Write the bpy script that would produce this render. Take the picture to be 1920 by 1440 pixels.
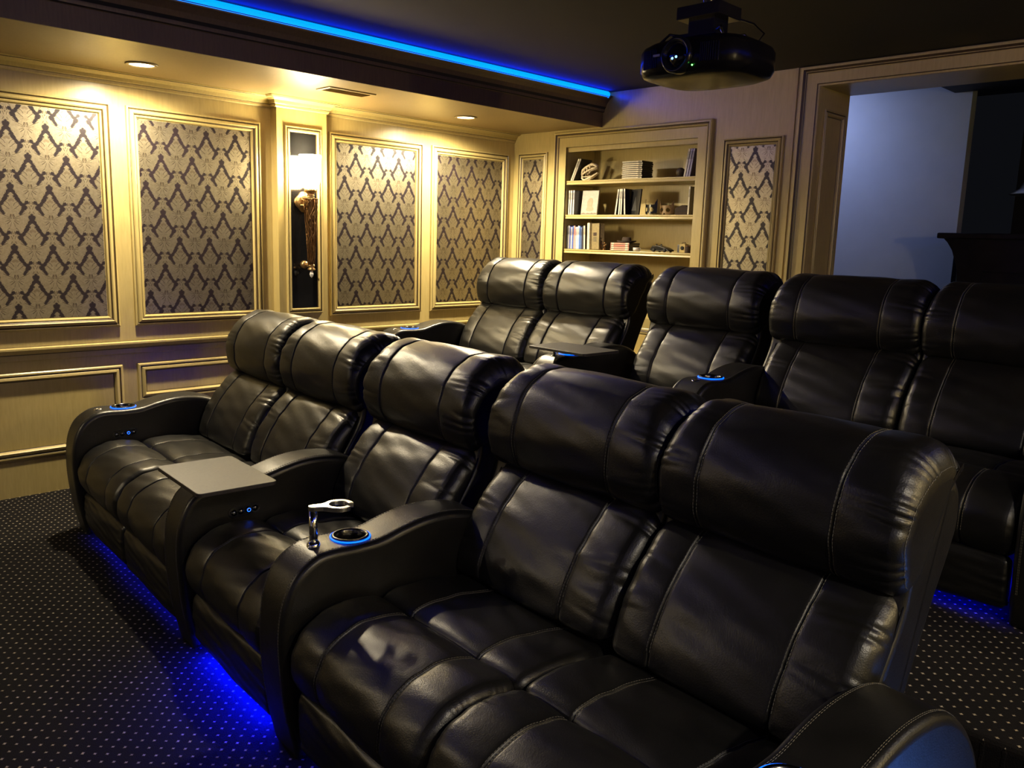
import bpy, bmesh, math, random
import numpy as np
from mathutils import Matrix, Vector

# ------------------------------------------------------------------ scene, camera, world, exposure
for o in list(bpy.data.objects): bpy.data.objects.remove(o)
S = bpy.context.scene
COL = S.collection
S.view_settings.view_transform = 'Standard'
S.view_settings.look = 'None'
S.view_settings.gamma = 1.0
S.view_settings.use_curve_mapping = False
S.view_settings.exposure = 1.6

cam_d = bpy.data.cameras.new('camera')
cam = bpy.data.objects.new('camera', cam_d)
COL.objects.link(cam)
S.camera = cam
cam_d.sensor_width = 36.0
cam_d.lens = 29.279
cam_d.clip_start = 0.05
CX = np.array((-1588., 317., -1561.52)); CX = -CX / np.linalg.norm(CX)
CY = np.array((1580., 223., -1561.52)); CY = CY / np.linalg.norm(CY)
CZ = np.cross(CX, CY); CZ /= np.linalg.norm(CZ)
CY = np.cross(CZ, CX)
cam.matrix_world = Matrix([[CX[0], CX[1], CX[2], 0], [CY[0], CY[1], CY[2], 0], [CZ[0], CZ[1], CZ[2], 1.5], [0, 0, 0, 1]])

W = bpy.data.worlds.new('world'); S.world = W
W.use_nodes = True
W.node_tree.nodes['Background'].inputs[0].default_value = (0.55, 0.6, 0.8, 1)
W.node_tree.nodes['Background'].inputs[1].default_value = 0.002

WARM = (1.0, 0.83, 0.54)
BLUE = (0.0, 0.02, 1.0)

def light(name, kind, loc, energy, color, rot=None, target=None, **kw):
    d = bpy.data.lights.new(name, kind)
    d.energy = energy; d.color = color
    for k, v in kw.items(): setattr(d, k, v)
    o = bpy.data.objects.new(name, d); COL.objects.link(o)
    o.location = loc
    if target is not None:
        o.rotation_euler = (Vector(target) - Vector(loc)).to_track_quat('-Z', 'Y').to_euler()
    elif rot: o.rotation_euler = rot
    return o

XL, YB, ZC = -5.115, 5.1, 2.61          # left wall, back wall, ceiling
XR, YF = 1.75, -2.6                     # right wall, screen wall
ZS = 2.367                              # soffit underside
SX = -4.19                              # inner face of the left soffit
RISER_Y, RZ = 2.25, 0.284               # riser for the second row

DOWNLIGHTS = [(-4.71, -1.75), (-4.72, 1.88), (-4.69, 4.17)]
DOWN_R = [(1.2, -1.75), (1.2, 1.0), (1.2, 3.6)]
for i, (x, y) in enumerate(DOWNLIGHTS):
    light('downlight_beam', 'SPOT', (x, y, ZS - 0.015), (50, 80, 115)[i], WARM, rot=(0, 0, 0), spot_size=math.radians(170), spot_blend=0.62, shadow_soft_size=0.045)
for i, (x, y) in enumerate(DOWN_R):
    light('downlight_beam', 'SPOT', (x, y, ZS - 0.015), (16, 60, 22)[i], (1.0, 0.88, 0.68), rot=(0, 0, 0), spot_size=math.radians(165), spot_blend=0.7, shadow_soft_size=0.045)
light('side_room_lamp', 'AREA', (-3.9, 7.15, 2.9), 3.6, (0.42, 0.53, 1.0), target=(-3.9, 8.0, 1.6), size=0.4)

# ------------------------------------------------------------------ materials
MATS = {}
class NT:
    def __init__(s, name):
        s.m = bpy.data.materials.new(name); s.m.use_nodes = True
        s.t = s.m.node_tree; s.b = s.t.nodes['Principled BSDF']
        MATS[name] = s.m
    def n(s, typ, **kw):
        nd = s.t.nodes.new(typ)
        for k, v in kw.items(): setattr(nd, k, v)
        return nd
    def l(s, a, b): s.t.links.new(a, b)
    def put(s, sock, v):
        if hasattr(v, 'links') or isinstance(v, bpy.types.NodeSocket): s.l(v, sock)
        else: sock.default_value = v
    def math(s, op, a, b=None, c=None, clamp=False):
        nd = s.n('ShaderNodeMath', operation=op, use_clamp=clamp)
        s.put(nd.inputs[0], a)
        if b is not None: s.put(nd.inputs[1], b)
        if c is not None: s.put(nd.inputs[2], c)
        return nd.outputs[0]
    def vec(s, op, a, b=None, scale=None):
        nd = s.n('ShaderNodeVectorMath', operation=op)
        s.put(nd.inputs[0], a)
        if b is not None: s.put(nd.inputs[1], b)
        if scale is not None: s.put(nd.inputs['Scale'], scale)
        return nd.outputs['Value'] if op in ('LENGTH', 'DOT_PRODUCT', 'DISTANCE') else nd.outputs[0]
    def noise(s, co, scale, detail=3, rough=0.5):
        nd = s.n('ShaderNodeTexNoise'); nd.inputs['Scale'].default_value = scale
        nd.inputs['Detail'].default_value = detail; nd.inputs['Roughness'].default_value = rough
        if co is not None: s.l(co, nd.inputs['Vector'])
        return nd.outputs['Fac']
    def ramp(s, f, a, b, ca, cb):
        nd = s.n('ShaderNodeValToRGB')
        nd.color_ramp.elements[0].position = a; nd.color_ramp.elements[1].position = b
        nd.color_ramp.elements[0].color = (*ca, 1); nd.color_ramp.elements[1].color = (*cb, 1)
        s.l(f, nd.inputs[0]); return nd.outputs[0]
    def mix(s, f, a, b):
        nd = s.n('ShaderNodeMix', data_type='RGBA')
        s.put(nd.inputs[0], f); s.put(nd.inputs[6], a); s.put(nd.inputs[7], b)
        return nd.outputs[2]
    def bump(s, h, dist, strength=1.0):
        nd = s.n('ShaderNodeBump'); nd.inputs['Distance'].default_value = dist
        nd.inputs['Strength'].default_value = strength
        s.l(h, nd.inputs['Height']); s.l(nd.outputs[0], s.b.inputs['Normal'])
    def co(s, which='Object'):
        return s.n('ShaderNodeTexCoord').outputs[which]

def simple(name, col, rough=0.5, metal=0.0, noise=0.0, scale=40, bump=0.0, spec=0.5):
    t = NT(name)
    t.b.inputs['Roughness'].default_value = rough; t.b.inputs['Metallic'].default_value = metal
    t.b.inputs['Specular IOR Level'].default_value = spec
    f = t.noise(t.co(), scale, 4)
    a = tuple(max(0, c * (1 - noise)) for c in col); b = tuple(min(1, c * (1 + noise)) for c in col)
    t.l(t.ramp(f, 0.3, 0.7, a, b), t.b.inputs['Base Color'])
    if bump: t.bump(f, bump)
    return t.m

def emit(name, col, strength, base=(0.02, 0.02, 0.02)):
    t = NT(name)
    t.b.inputs['Base Color'].default_value = (*base, 1)
    t.b.inputs['Emission Color'].default_value = (*col, 1)
    t.b.inputs['Emission Strength'].default_value = strength
    return t.m

def leather():
    t = NT('black_leather')
    c = t.co()
    big = t.noise(c, 9, 3); fine = t.noise(c, 420, 2)
    v = t.n('ShaderNodeTexVoronoi'); v.inputs['Scale'].default_value = 260; t.l(c, v.inputs['Vector'])
    t.l(t.ramp(big, 0.3, 0.7, (0.0048, 0.0047, 0.0045), (0.0076, 0.0074, 0.0070)), t.b.inputs['Base Color'])
    r = t.n('ShaderNodeMapRange'); t.l(big, r.inputs[0]); r.inputs[3].default_value = 0.33; r.inputs[4].default_value = 0.42
    t.l(r.outputs[0], t.b.inputs['Roughness'])
    t.b.inputs['Specular IOR Level'].default_value = 0.55
    mid = t.noise(c, 22, 2)
    h = t.math('ADD', t.math('MULTIPLY', v.outputs['Distance'], 0.35), t.math('MULTIPLY', fine, 0.3))
    h = t.math('ADD', h, t.math('MULTIPLY', mid, 1.3))
    t.bump(h, 0.0006)
leather()

def paint(name, c1, c2, rough=0.38):
    t = NT(name)
    c = t.co()
    mp = t.n('ShaderNodeMapping'); mp.inputs['Scale'].default_value = (14, 14, 1.5); t.l(c, mp.inputs[0])
    st = t.noise(mp.outputs[0], 6, 5, 0.6); bl = t.noise(c, 2.2, 3)
    f = t.math('ADD', t.math('MULTIPLY', st, 0.6), t.math('MULTIPLY', bl, 0.4))
    t.l(t.ramp(f, 0.38, 0.62, c1, c2), t.b.inputs['Base Color'])
    t.b.inputs['Roughness'].default_value = rough
    t.bump(st, 0.0003)
paint('cream_paint', (0.43, 0.34, 0.135), (0.50, 0.40, 0.17), 0.33)
paint('glaze_line', (0.05, 0.032, 0.013), (0.08, 0.052, 0.022))
paint('soffit_paint', (0.26, 0.185, 0.08), (0.30, 0.215, 0.095), 0.42)
paint('brown_fascia', (0.10, 0.066, 0.035), (0.135, 0.09, 0.048), 0.45)
simple('ceiling_paint', (0.014, 0.0115, 0.008), 0.85, noise=0.1, scale=6)
simple('dark_wall', (0.03, 0.028, 0.03), 0.7, noise=0.15, scale=5)
simple('white_wall', (0.62, 0.64, 0.68), 0.7, noise=0.03, scale=5)
simple('dark_wood', (0.022, 0.017, 0.018), 0.35, noise=0.3, scale=12)
simple('black_panel', (0.006, 0.006, 0.007), 0.12, noise=0.1, scale=20)
simple('black_plastic', (0.012, 0.012, 0.013), 0.18, noise=0.1, scale=30)
simple('tray_laminate', (0.034, 0.030, 0.027), 0.5, noise=0.25, scale=120, bump=0.0003)
simple('projector_plastic', (0.008, 0.008, 0.008), 0.24, noise=0.1, scale=30, spec=0.12)
simple('chrome', (0.75, 0.75, 0.75), 0.08, 1.0, noise=0.02)
simple('brushed_aluminium', (0.66, 0.66, 0.65), 0.24, 1.0, noise=0.10, scale=90)
simple('cup_steel', (0.10, 0.10, 0.10), 0.22, 1.0, noise=0.1)
simple('antique_gold', (0.42, 0.27, 0.12), 0.35, 0.9, noise=0.25, scale=60, bump=0.001)
simple('bronze', (0.16, 0.085, 0.035), 0.35, 0.85, noise=0.3, scale=60)
simple('thread', (0.075, 0.07, 0.06), 0.7, noise=0.2, scale=200)
simple('bone', (0.62, 0.52, 0.36), 0.6, noise=0.2, scale=60, bump=0.002)
simple('vent_metal', (0.34, 0.25, 0.115), 0.45, noise=0.08)
simple('slot_black', (0.01, 0.01, 0.01), 0.8)
simple('brown_felt', (0.03, 0.015, 0.008), 0.85, noise=0.2, scale=80)
simple('glass_crystal', (0.85, 0.85, 0.85), 0.08, 0.3)
emit('blue_led', (0.0, 0.002, 1.0), 22)
emit('blue_led_bright', (0.0, 0.002, 1.0), 150)
emit('cyan_led', (0.0, 0.14, 1.0), 1.1)
emit('ring_led', (0.0, 0.10, 1.0), 1.0)
emit('button_led', (0.01, 0.10, 1.0), 1.5)
emit('green_led', (0.1, 1.0, 0.1), 3)
emit('lamp_white', (1.0, 0.86, 0.55), 9, (0.8, 0.8, 0.7))
emit('shade_glow', (1.0, 0.80, 0.45), 48, (0.8, 0.8, 0.7))
simple('lamp_shade_dim', (0.55, 0.56, 0.55), 0.6)
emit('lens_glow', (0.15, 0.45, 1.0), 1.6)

def carpet():
    t = NT('dotted_carpet')
    c = t.co()
    sep = t.n('ShaderNodeSeparateXYZ'); t.l(c, sep.inputs[0])
    wob = t.noise(c, 55, 1)
    w = t.math('MULTIPLY', t.math('SUBTRACT', wob, 0.5), 0.006)
    def dots(off):
        r = []
        for k in (0, 1):
            a = t.math('ADD', sep.outputs[k], w if k else t.math('MULTIPLY', w, -1.0))
            a = t.math('ADD', a, 50.0 + off)
            a = t.math('MODULO', a, 0.05)
            a = t.math('ABSOLUTE', t.math('SUBTRACT', a, 0.025))
            a = t.math('POWER', t.math('DIVIDE', a, 0.0050), 0.8)
            r.append(a)
        return t.math('ADD', r[0], r[1])
    d = t.math('MINIMUM', dots(0.0), dots(0.025))
    m = t.n('ShaderNodeMapRange'); t.l(d, m.inputs[0])
    m.inputs[1].default_value = 1.35; m.inputs[2].default_value = 0.9; m.inputs[3].default_value = 0; m.inputs[4].default_value = 1
    geo = t.n('ShaderNodeNewGeometry'); gs = t.n('ShaderNodeSeparateXYZ'); t.l(geo.outputs['True Normal'], gs.inputs[0])
    flatm = t.math('MULTIPLY', m.outputs[0], t.math('GREATER_THAN', gs.outputs[2], 0.7))
    fib = t.noise(c, 300, 3)
    dark = t.ramp(fib, 0.3, 0.7, (0.0022, 0.002, 0.0026), (0.0062, 0.0052, 0.0065))
    lite = t.ramp(t.noise(c, 9, 2), 0.3, 0.7, (0.32, 0.27, 0.20), (0.44, 0.39, 0.33))
    t.l(t.mix(flatm, dark, lite), t.b.inputs['Base Color'])
    t.b.inputs['Roughness'].default_value = 0.95
    t.b.inputs['Specular IOR Level'].default_value = 0.15
    t.bump(t.math('ADD', fib, t.math('MULTIPLY', m.outputs[0], 0.6)), 0.003)
carpet()

def damask():
    """woven damask: ogee lattice of flower and leaf motifs, cream satin on a dark ground"""
    t = NT('damask_fabric')
    uv = t.n('ShaderNodeUVMap').outputs[0]                 # metres on the panel
    sep = t.n('ShaderNodeSeparateXYZ'); t.l(uv, sep.inputs[0])
    RW, RH = 0.19, 0.85
    u = t.math('DIVIDE', sep.outputs[0], RW)
    v = t.math('DIVIDE', sep.outputs[1], RW * RH)
    r = t.math('CEIL', v)
    y = t.math('MULTIPLY', t.math('SUBTRACT', v, r), RH)   # -RH .. 0
    x = t.math('ADD', u, t.math('MULTIPLY', r, 0.5))
    x = t.math('ABSOLUTE', t.math('SUBTRACT', t.math('FRACT', t.math('ADD', x, 100.5)), 0.5))
    cmb = t.n('ShaderNodeCombineXYZ'); t.l(x, cmb.inputs[0]); t.l(y, cmb.inputs[1])
    p0 = cmb.outputs[0]
    nz = t.n('ShaderNodeTexNoise'); nz.inputs['Scale'].default_value = 44; nz.inputs['Detail'].default_value = 2.0
    t.l(p0, nz.inputs['Vector'])
    jit = t.vec('SCALE', t.vec('SUBTRACT', nz.outputs['Color'], (0.5, 0.5, 0.5)), scale=0.075)
    wv = t.math('MULTIPLY', t.math('SINE', t.math('MULTIPLY', t.math('ADD', y, x), 130.0)), 0.009)
    c2 = t.n('ShaderNodeCombineXYZ'); t.l(wv, c2.inputs[0])
    flat = t.vec('MULTIPLY', t.vec('ADD', p0, t.vec('ADD', jit, c2.outputs[0])), (1, 1, 0))
    fine = t.vec('MULTIPLY', t.vec('ADD', p0, t.vec('SCALE', jit, scale=0.2)), (1, 1, 0))
    def cap(a, b, rad, P):
        ba = Vector((b[0] - a[0], b[1] - a[1], 0)); L = max(ba.length_squared, 1e-6)
        q = t.vec('SUBTRACT', P, (a[0], a[1], 0))
        h = t.math('MULTIPLY', t.vec('DOT_PRODUCT', q, tuple(ba)), 1.0 / L, clamp=True)
        nd = t.n('ShaderNodeVectorMath', operation='SCALE'); nd.inputs[0].default_value = tuple(ba); t.l(h, nd.inputs['Scale'])
        return t.math('SUBTRACT', t.vec('LENGTH', t.vec('SUBTRACT', q, nd.outputs[0])), rad)
    def union(segs, P, grow=0.0):
        segs = [(a, b, r_ + grow) for a, b, r_ in segs]
        d = None
        for a, b, rad in segs:
            k = cap(a, b, rad, P)
            d = k if d is None else t.math('MINIMUM', d, k)
        return d
    ground = [((0, -.015), (.05, -.085), .04), ((.0, -.04), (.0, -.06), .05), ((.06, -.11), (.115, -.20), .034), ((.115, -.20), (.18, -.31), .028), ((.18, -.31), (.245, -.42), .020),
              ((.245, -.42), (.30, -.465), .013), ((.30, -.465), (.38, -.375), .011), ((.385, -.365), (.40, -.37), .022),
              ((.295, -.52), (.285, -.57), .022), ((.285, -.57), (.215, -.68), .017), ((.36, -.50), (.34, -.54), .014),
              ((.5, -.80), (.5, -.72), .016), ((.5, -.85), (.46, -.81), .022), ((.44, -.78), (.445, -.76), .009)]
    lines = [((.045, -.20), (.13, -.235), .006), ((.09, -.27), (.15, -.34), .006), ((.05, -.47), (.085, -.40), .006), ((.085, -.40), (.15, -.36), .005),
             ((.12, -.52), (.20, -.45), .006), ((.06, -.57), (.11, -.53), .006), ((.035, -.72), (.05, -.78), .013), ((.02, -.82), (.05, -.78), .006),
             ((.02, -.835), (.16, -.76), .004), ((.16, -.76), (.33, -.67), .005), ((.06, -.845), (.20, -.80), .004),
             ((.44, -.02), (.33, -.07), .004), ((.45, -.05), (.36, -.13), .008), ((.47, -.09), (.44, -.20), .004), ((.42, -.24), (.36, -.30), .006),
             ((.47, -.33), (.455, -.42), .005), ((.44, -.47), (.47, -.55), .006), ((.5, -.45), (.5, -.47), .010), ((.46, -.62), (.43, -.68), .006), ((.21, -.66), (.33, -.62), .004)]
    mids = [((0, -.30), (.05, -.33), .035), ((0, -.735), (0, -.765), .026), ((.12, -.30), (.13, -.29), .022), ((.46, -.36), (.5, -.40), .018)]
    lights = [((0, -.135), (.035, -.165), .032), ((0, -.19), (0, -.2), .045), ((0, -.46), (0, -.50), .045)]
    def mask(d, e):
        m = t.n('ShaderNodeMapRange'); t.l(d, m.inputs[0]); m.inputs[1].default_value = e; m.inputs[2].default_value = -e
        m.inputs[3].default_value = 0; m.inputs[4].default_value = 1; return m.outputs[0]
    g = mask(union(ground, flat, .028), 0.006)
    ln = mask(union(lines, fine, .0015), 0.004)
    md = mask(union(mids, fine), 0.012)
    lt = mask(union(lights, flat), 0.006)
    g = t.math('MULTIPLY', g, t.math('SUBTRACT', 1.0, lt))
    cream = t.ramp(t.noise(uv, 60, 3), 0.3, 0.7, (0.33, 0.295, 0.205), (0.43, 0.385, 0.275))
    ns = t.noise(p0, 17, 1.5, 0.55)
    vein = t.math('ABSOLUTE', t.math('SUBTRACT', t.math('FRACT', t.math('MULTIPLY', ns, 13.0)), 0.5))
    vein = t.math('MULTIPLY', t.math('SUBTRACT', 0.12, vein), 12.0, clamp=True)
    cream = t.mix(t.math('MULTIPLY', vein, 0.8), cream, (0.15, 0.115, 0.075, 1))
    c = t.mix(t.math('MULTIPLY', md, 0.5), cream, (0.16, 0.12, 0.08, 1))
    c = t.mix(t.math('MULTIPLY', ln, 0.78), c, (0.06, 0.04, 0.03, 1))
    c = t.mix(g, c, (0.016, 0.010, 0.014, 1))
    t.l(c, t.b.inputs['Base Color'])
    rr = t.n('ShaderNodeMapRange'); t.l(g, rr.inputs[0]); rr.inputs[3].default_value = 0.41; rr.inputs[4].default_value = 0.38
    t.l(rr.outputs[0], t.b.inputs['Roughness'])
    t.b.inputs['Specular IOR Level'].default_value = 0.5
    mm = t.n('ShaderNodeMapRange'); t.l(g, mm.inputs[0]); mm.inputs[3].default_value = 0.95; mm.inputs[4].default_value = 0.2
    t.l(mm.outputs[0], t.b.inputs['Metallic'])
damask()

PAL = {}
def flatcol(c, rough=0.35):
    k = tuple(c)
    if k not in PAL: PAL[k] = simple('cover_%d' % len(PAL), c, rough, noise=0.15, scale=60)
    return PAL[k]

# ------------------------------------------------------------------ mesh helpers
class MB:
    def __init__(s): s.v = []; s.f = []; s.m = []; s.uv = {}
    def add(s, vs, fs, m=0):
        b = len(s.v); s.v += [tuple(map(float, p)) for p in vs]
        s.f += [tuple(b + i for i in f) for f in fs]; s.m += [m] * len(fs); return s
    def box(s, a, b, m=0, M=None, bev=0):
        (x0, y0, z0), (x1, y1, z1) = a, b
        vs = [(x, y, z) for z in (z0, z1) for y in (y0, y1) for x in (x0, x1)]
        if M is not None: vs = [tuple(M @ Vector(p)) for p in vs]
        return s.add(vs, [(0, 2, 3, 1), (4, 5, 7, 6), (0, 1, 5, 4), (2, 6, 7, 3), (0, 4, 6, 2), (1, 3, 7, 5)], m)
    def lathe(s, prof, c=(0, 0, 0), seg=24, m=0, M=None, a0=0, a1=2 * math.pi):
        full = abs(a1 - a0 - 2 * math.pi) < 1e-6
        n = seg if full else seg + 1
        vs = []
        for r, z in prof:
            for k in range(n):
                a = a0 + (a1 - a0) * k / seg
                p = Vector((r * math.cos(a), r * math.sin(a), z))
                if M is not None: p = M @ p
                vs.append((p.x + c[0], p.y + c[1], p.z + c[2]))
        fs = []
        for i in range(len(prof) - 1):
            for k in range(seg):
                k2 = (k + 1) % n if full else k + 1
                fs.append((i * n + k, i * n + k2, (i + 1) * n + k2, (i + 1) * n + k))
        return s.add(vs, fs, m)
    def tube(s, pts, r, seg=8, m=0, closed=False):
        pts = [Vector(p) for p in pts]; n = len(pts); vs = []
        rr = r if hasattr(r, '__len__') else [r] * n
        up = Vector((0, 0, 1))
        for i, p in enumerate(pts):
            if closed: d = pts[(i + 1) % n] - pts[i - 1]
            else: d = pts[min(i + 1, n - 1)] - pts[max(i - 1, 0)]
            d.normalize()
            a = d.cross(up)
            if a.length < 0.1: a = d.cross(Vector((1, 0, 0)))
            a.normalize(); b = d.cross(a)
            for k in range(seg):
                t = 2 * math.pi * k / seg
                vs.append(p + (a * math.cos(t) + b * math.sin(t)) * rr[i])
        fs = []
        for i in range(n if closed else n - 1):
            for k in range(seg):
                j = (i + 1) % n; k2 = (k + 1) % seg
                fs.append((i * seg + k, i * seg + k2, j * seg + k2, j * seg + k))
        if not closed:
            fs.append(tuple(range(seg - 1, -1, -1))); fs.append(tuple((n - 1) * seg + k for k in range(seg)))
        return s.add(vs, fs, m)
    def prism(s, poly, h0, h1, fn, m=0):
        """poly: 2D outline, fn(p, h) -> 3D"""
        n = len(poly)
        vs = [fn(p, h0) for p in poly] + [fn(p, h1) for p in poly]
        fs = [tuple(range(n)), tuple(range(2 * n - 1, n - 1, -1))] + [(i, i + n, (i + 1) % n + n, (i + 1) % n) for i in range(n)]
        return s.add(vs, fs, m)
    def build(s, name, mats, parent=None, smooth=False, bevel=0, bseg=2, fix=True):
        me = bpy.data.meshes.new(name)
        me.from_pydata(s.v, [], s.f)
        mats = mats if isinstance(mats, (list, tuple)) else [mats]
        for k in mats: me.materials.append(MATS[k] if isinstance(k, str) else k)
        for p, mi in zip(me.polygons, s.m): p.material_index = mi
        if fix:
            bm = bmesh.new(); bm.from_mesh(me); bmesh.ops.recalc_face_normals(bm, faces=bm.faces); bm.to_mesh(me); bm.free()
        if smooth: me.shade_smooth()
        return link(name, me, parent, bevel, bseg)

def link(name, me, parent=None, bevel=0, bseg=2):
    o = bpy.data.objects.new(name, me); COL.objects.link(o)
    if name in ('stitching', 'end_seam', 'lattice_cone'): o['kind'] = 'stuff'
    if parent is not None: o.parent = parent
    if bevel:
        md = o.modifiers.new('bevel', 'BEVEL'); md.width = bevel; md.segments = bseg; md.limit_method = 'ANGLE'; md.angle_limit = math.radians(35)
        md.harden_normals = False
    return o

def empty(name, loc=(0, 0, 0), rz=0, parent=None):
    o = bpy.data.objects.new(name, None); COL.objects.link(o)
    o.location = loc; o.rotation_euler = (0, 0, rz); o.empty_display_size = 0.1
    if parent is not None: o.parent = parent
    return o

def tag(o, label, cat, group=None, kind=None):
    o['label'] = label; o['category'] = cat
    if group: o['group'] = group
    if kind: o['kind'] = kind
    return o

def struct(o): o['kind'] = 'structure'; return o

def sweep2d(path, prof, fn, mb, closed=True):
    """mitred sweep: path 2D points, prof [(offset, height, mat)], offset to the left of travel; fn(p, h) -> 3D"""
    n = len(path); P = [Vector(p) for p in path]; N = []
    for i in range(n):
        ds = []
        if closed or i > 0: ds.append((P[i] - P[i - 1]).normalized())
        if closed or i < n - 1: ds.append((P[(i + 1) % n] - P[i]).normalized())
        ns = [Vector((-d.y, d.x)) for d in ds]
        if len(ns) == 2:
            b = (ns[0] + ns[1]); b.normalize(); b = b / max(0.2, b.dot(ns[0]))
        else: b = ns[0]
        N.append(b)
    base = len(mb.v)
    for off, h, m in prof:
        for i in range(n):
            q = P[i] + N[i] * off
            mb.v.append(tuple(map(float, fn((q.x, q.y), h))))
    for j in range(len(prof) - 1):
        for i in range(n if closed else n - 1):
            i2 = (i + 1) % n
            mb.f.append((base + j * n + i, base + j * n + i2, base + (j + 1) * n + i2, base + (j + 1) * n + i)); mb.m.append(prof[j + 1][2])
    if not closed:
        for i in (0, n - 1):
            mb.f.append(tuple(base + j * n + i for j in range(len(prof)))); mb.m.append(0)

# ------------------------------------------------------------------ the room
C, G = 0, 1   # cream, glaze slots
def wallbox(name, a, b, mat):
    o = MB().box(a, b).build(name, mat); return struct(o)

wallbox('floor', (XL - .1, YF, -.1), (XR + .1, RISER_Y, 0), 'dotted_carpet')
wallbox('wall_left', (XL - .12, YF - .1, 0), (XL, YB + .12, ZC), 'cream_paint')
wallbox('wall_right', (XR, YF - .1, 0), (XR + .12, YB + .12, ZC), 'cream_paint')
wallbox('wall_front', (XL, YF - .12, 0), (XR, YF, ZC), 'dark_wall')
wallbox('ceiling', (XL - .12, YF - .12, ZC), (XR + .12, YB + .45, ZC + .1), 'ceiling_paint')
# riser platform
mb = MB().box((XL, RISER_Y, 0), (XR, YB, RZ))
struct(mb.build('floor_riser', 'dotted_carpet', bevel=0.02, bseg=3))

# back wall with the bookcase niche and the doorway
BX0, BX1, BZ1 = -4.526, -3.319, 1.5 + .733
DX0, DX1, DZ1 = -2.466, 0.35, 1.5 + .985
NB = 0.34
mb = MB()
mb.box((XL, YB, RZ), (BX0, YB + .42, ZC))
mb.box((BX1, YB, RZ), (DX0, YB + .42, ZC))
mb.box((BX0, YB, BZ1), (BX1, YB + .42, ZC))
mb.box((BX0, YB, RZ), (BX1, YB + .42, .62))
mb.box((BX0, YB + NB, .62), (BX1, YB + .42, BZ1))
mb.box((DX0, YB, DZ1), (DX1, YB + .42, ZC))
mb.box((DX1, YB, RZ), (XR, YB + .42, ZC))
struct(mb.build('wall_back', 'cream_paint'))

# soffit boxes (left and right) with brown fascia, cove lip and LED strip
def soffit(sgn, xw, xi, name):
    mb = MB()
    mb.box((min(xw, xi + sgn * .0), YF, ZS), (max(xw, xi), YB, ZS + .02), 0)
    s = struct(mb.build(name, 'soffit_paint'))
    mb = MB()
    pr = [(0, ZS, 0), (0, ZS - .004, 0), (.012, ZS - .004, 0), (.012, ZS + .10, 0), (.016, ZS + .104, 1), (.030, ZS + .106, 0), (.030, ZS + .118, 0), (.034, ZS + .122, 1),
          (.040, ZS + .14, 0), (.052, ZS + .165, 0), (.072, ZS + .188, 0), (.092, ZS + .200, 0), (.095, ZS + .212, 0), (.085, ZS + .212, 0), (.02, ZS + .14, 0), (.0, ZS + .12, 0)]
    path = [(xi, YF), (xi, YB)]
    if sgn > 0: path = path[::-1]
    # travel so that the left side of the path points to the room centre
    sweep2d(path if sgn < 0 else path, [(p[0], p[1], p[2]) for p in pr], lambda p, h: (p[0], p[1], h), mb, closed=False)
    o = mb.build('trim_%d' % (1 if sgn < 0 else 2), ['brown_fascia', 'slot_black']); struct(o)
    return s
soffit(-1, XL, SX, 'ceiling_soffit_left')
# sweep offset is to the left of travel: travelling +y points to -x, so build the fascias explicitly
for o in [o for o in bpy.data.objects if o.name.startswith('trim_')]: bpy.data.objects.remove(o)
def fascia(xi, d, name):
    mb = MB()
    pr = [(0, ZS + .02), (0, ZS - .004), (.012, ZS - .004), (.012, ZS + .10), (.017, ZS + .103), (.028, ZS + .106), (.030, ZS + .118), (.030, ZS + .124),
          (.040, ZS + .14), (.050, ZS + .165), (.072, ZS + .190), (.092, ZS + .203), (.098, ZS + .205), (.098, ZS + .216), (.085, ZS + .216), (.02, ZS + .15), (0, ZS + .13)]
    n = len(pr)
    vs = [(xi + d * a, y, h) for y in (YF, YB) for a, h in pr]
    for i in range(n):
        j = (i + 1) % n
        mb.add([vs[i], vs[j], vs[j + n], vs[i + n]], [(0, 1, 2, 3)], 1 if i in (4, 7) else 0)
    return struct(mb.build(name, ['brown_fascia', 'slot_black']))
fascia(SX, 1, 'trim_1')
XSR = 0.75
mb = MB().box((XSR, YF, ZS), (XR, YB, ZS + .02)); struct(mb.build('ceiling_soffit_right', 'soffit_paint'))
fascia(XSR, -1, 'trim_2')
for nm, x, d in (('left', SX, 1), ('right', XSR, -1)):
    t = tag(empty('led_strip', (x + d * .06, 0, ZS + .2)), 'glowing blue light strip running along the cove above the %s soffit' % nm, 'light strip')
    m = MB().box((-.014, YF + .05, .0), (.014, YB - .05, .008)); m.build('backing', 'vent_metal', t)
    m = MB().tube([(0, YF + .05, .024), (0, YB - .035, .024)], .024, 10); m.build('tube', 'cyan_led', t, smooth=True)
    t.location = (x + d * .078, 0, ZS + .196)
    L = light('led_cove_light', 'AREA', (x + d * .115, (YF + YB) / 2, ZS + .222), 5, (0.0, 0.01, 1.0), rot=(0, -d * math.radians(115), 0), shape='RECTANGLE', size=.02, size_y=YB - YF - .1)

# crown molding along the left wall, stepping round the pilaster
PY0, PY1, PD = 2.851, 3.225, .075
crown_prof = [(0, -.068, C), (.006, -.068, G), (.012, -.062, C), (.014, -.05, C), (.018, -.047, G), (.022, -.044, C), (.03, -.026, C), (.048, -.014, C), (.064, -.010, C),
              (.066, -.007, G), (.074, -.006, C), (.076, 0, C), (0, 0, C)]
def lpath(y0, y1, d):
    return [(XL, y0), (XL, PY0), (XL + d, PY0), (XL + d, PY1), (XL, PY1), (XL, y1)]
def run(name, prof, z, path, flip=True):
    mb = MB()
    pr = [((-a if flip else a), h, m) for a, h, m in prof]
    sweep2d(path, pr, lambda p, h: (p[0], p[1], z + h), mb, closed=False)
    return struct(mb.build(name, ['cream_paint', 'glaze_line']))
run('trim_3', crown_prof, ZS, lpath(YF, YB, PD))
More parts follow.
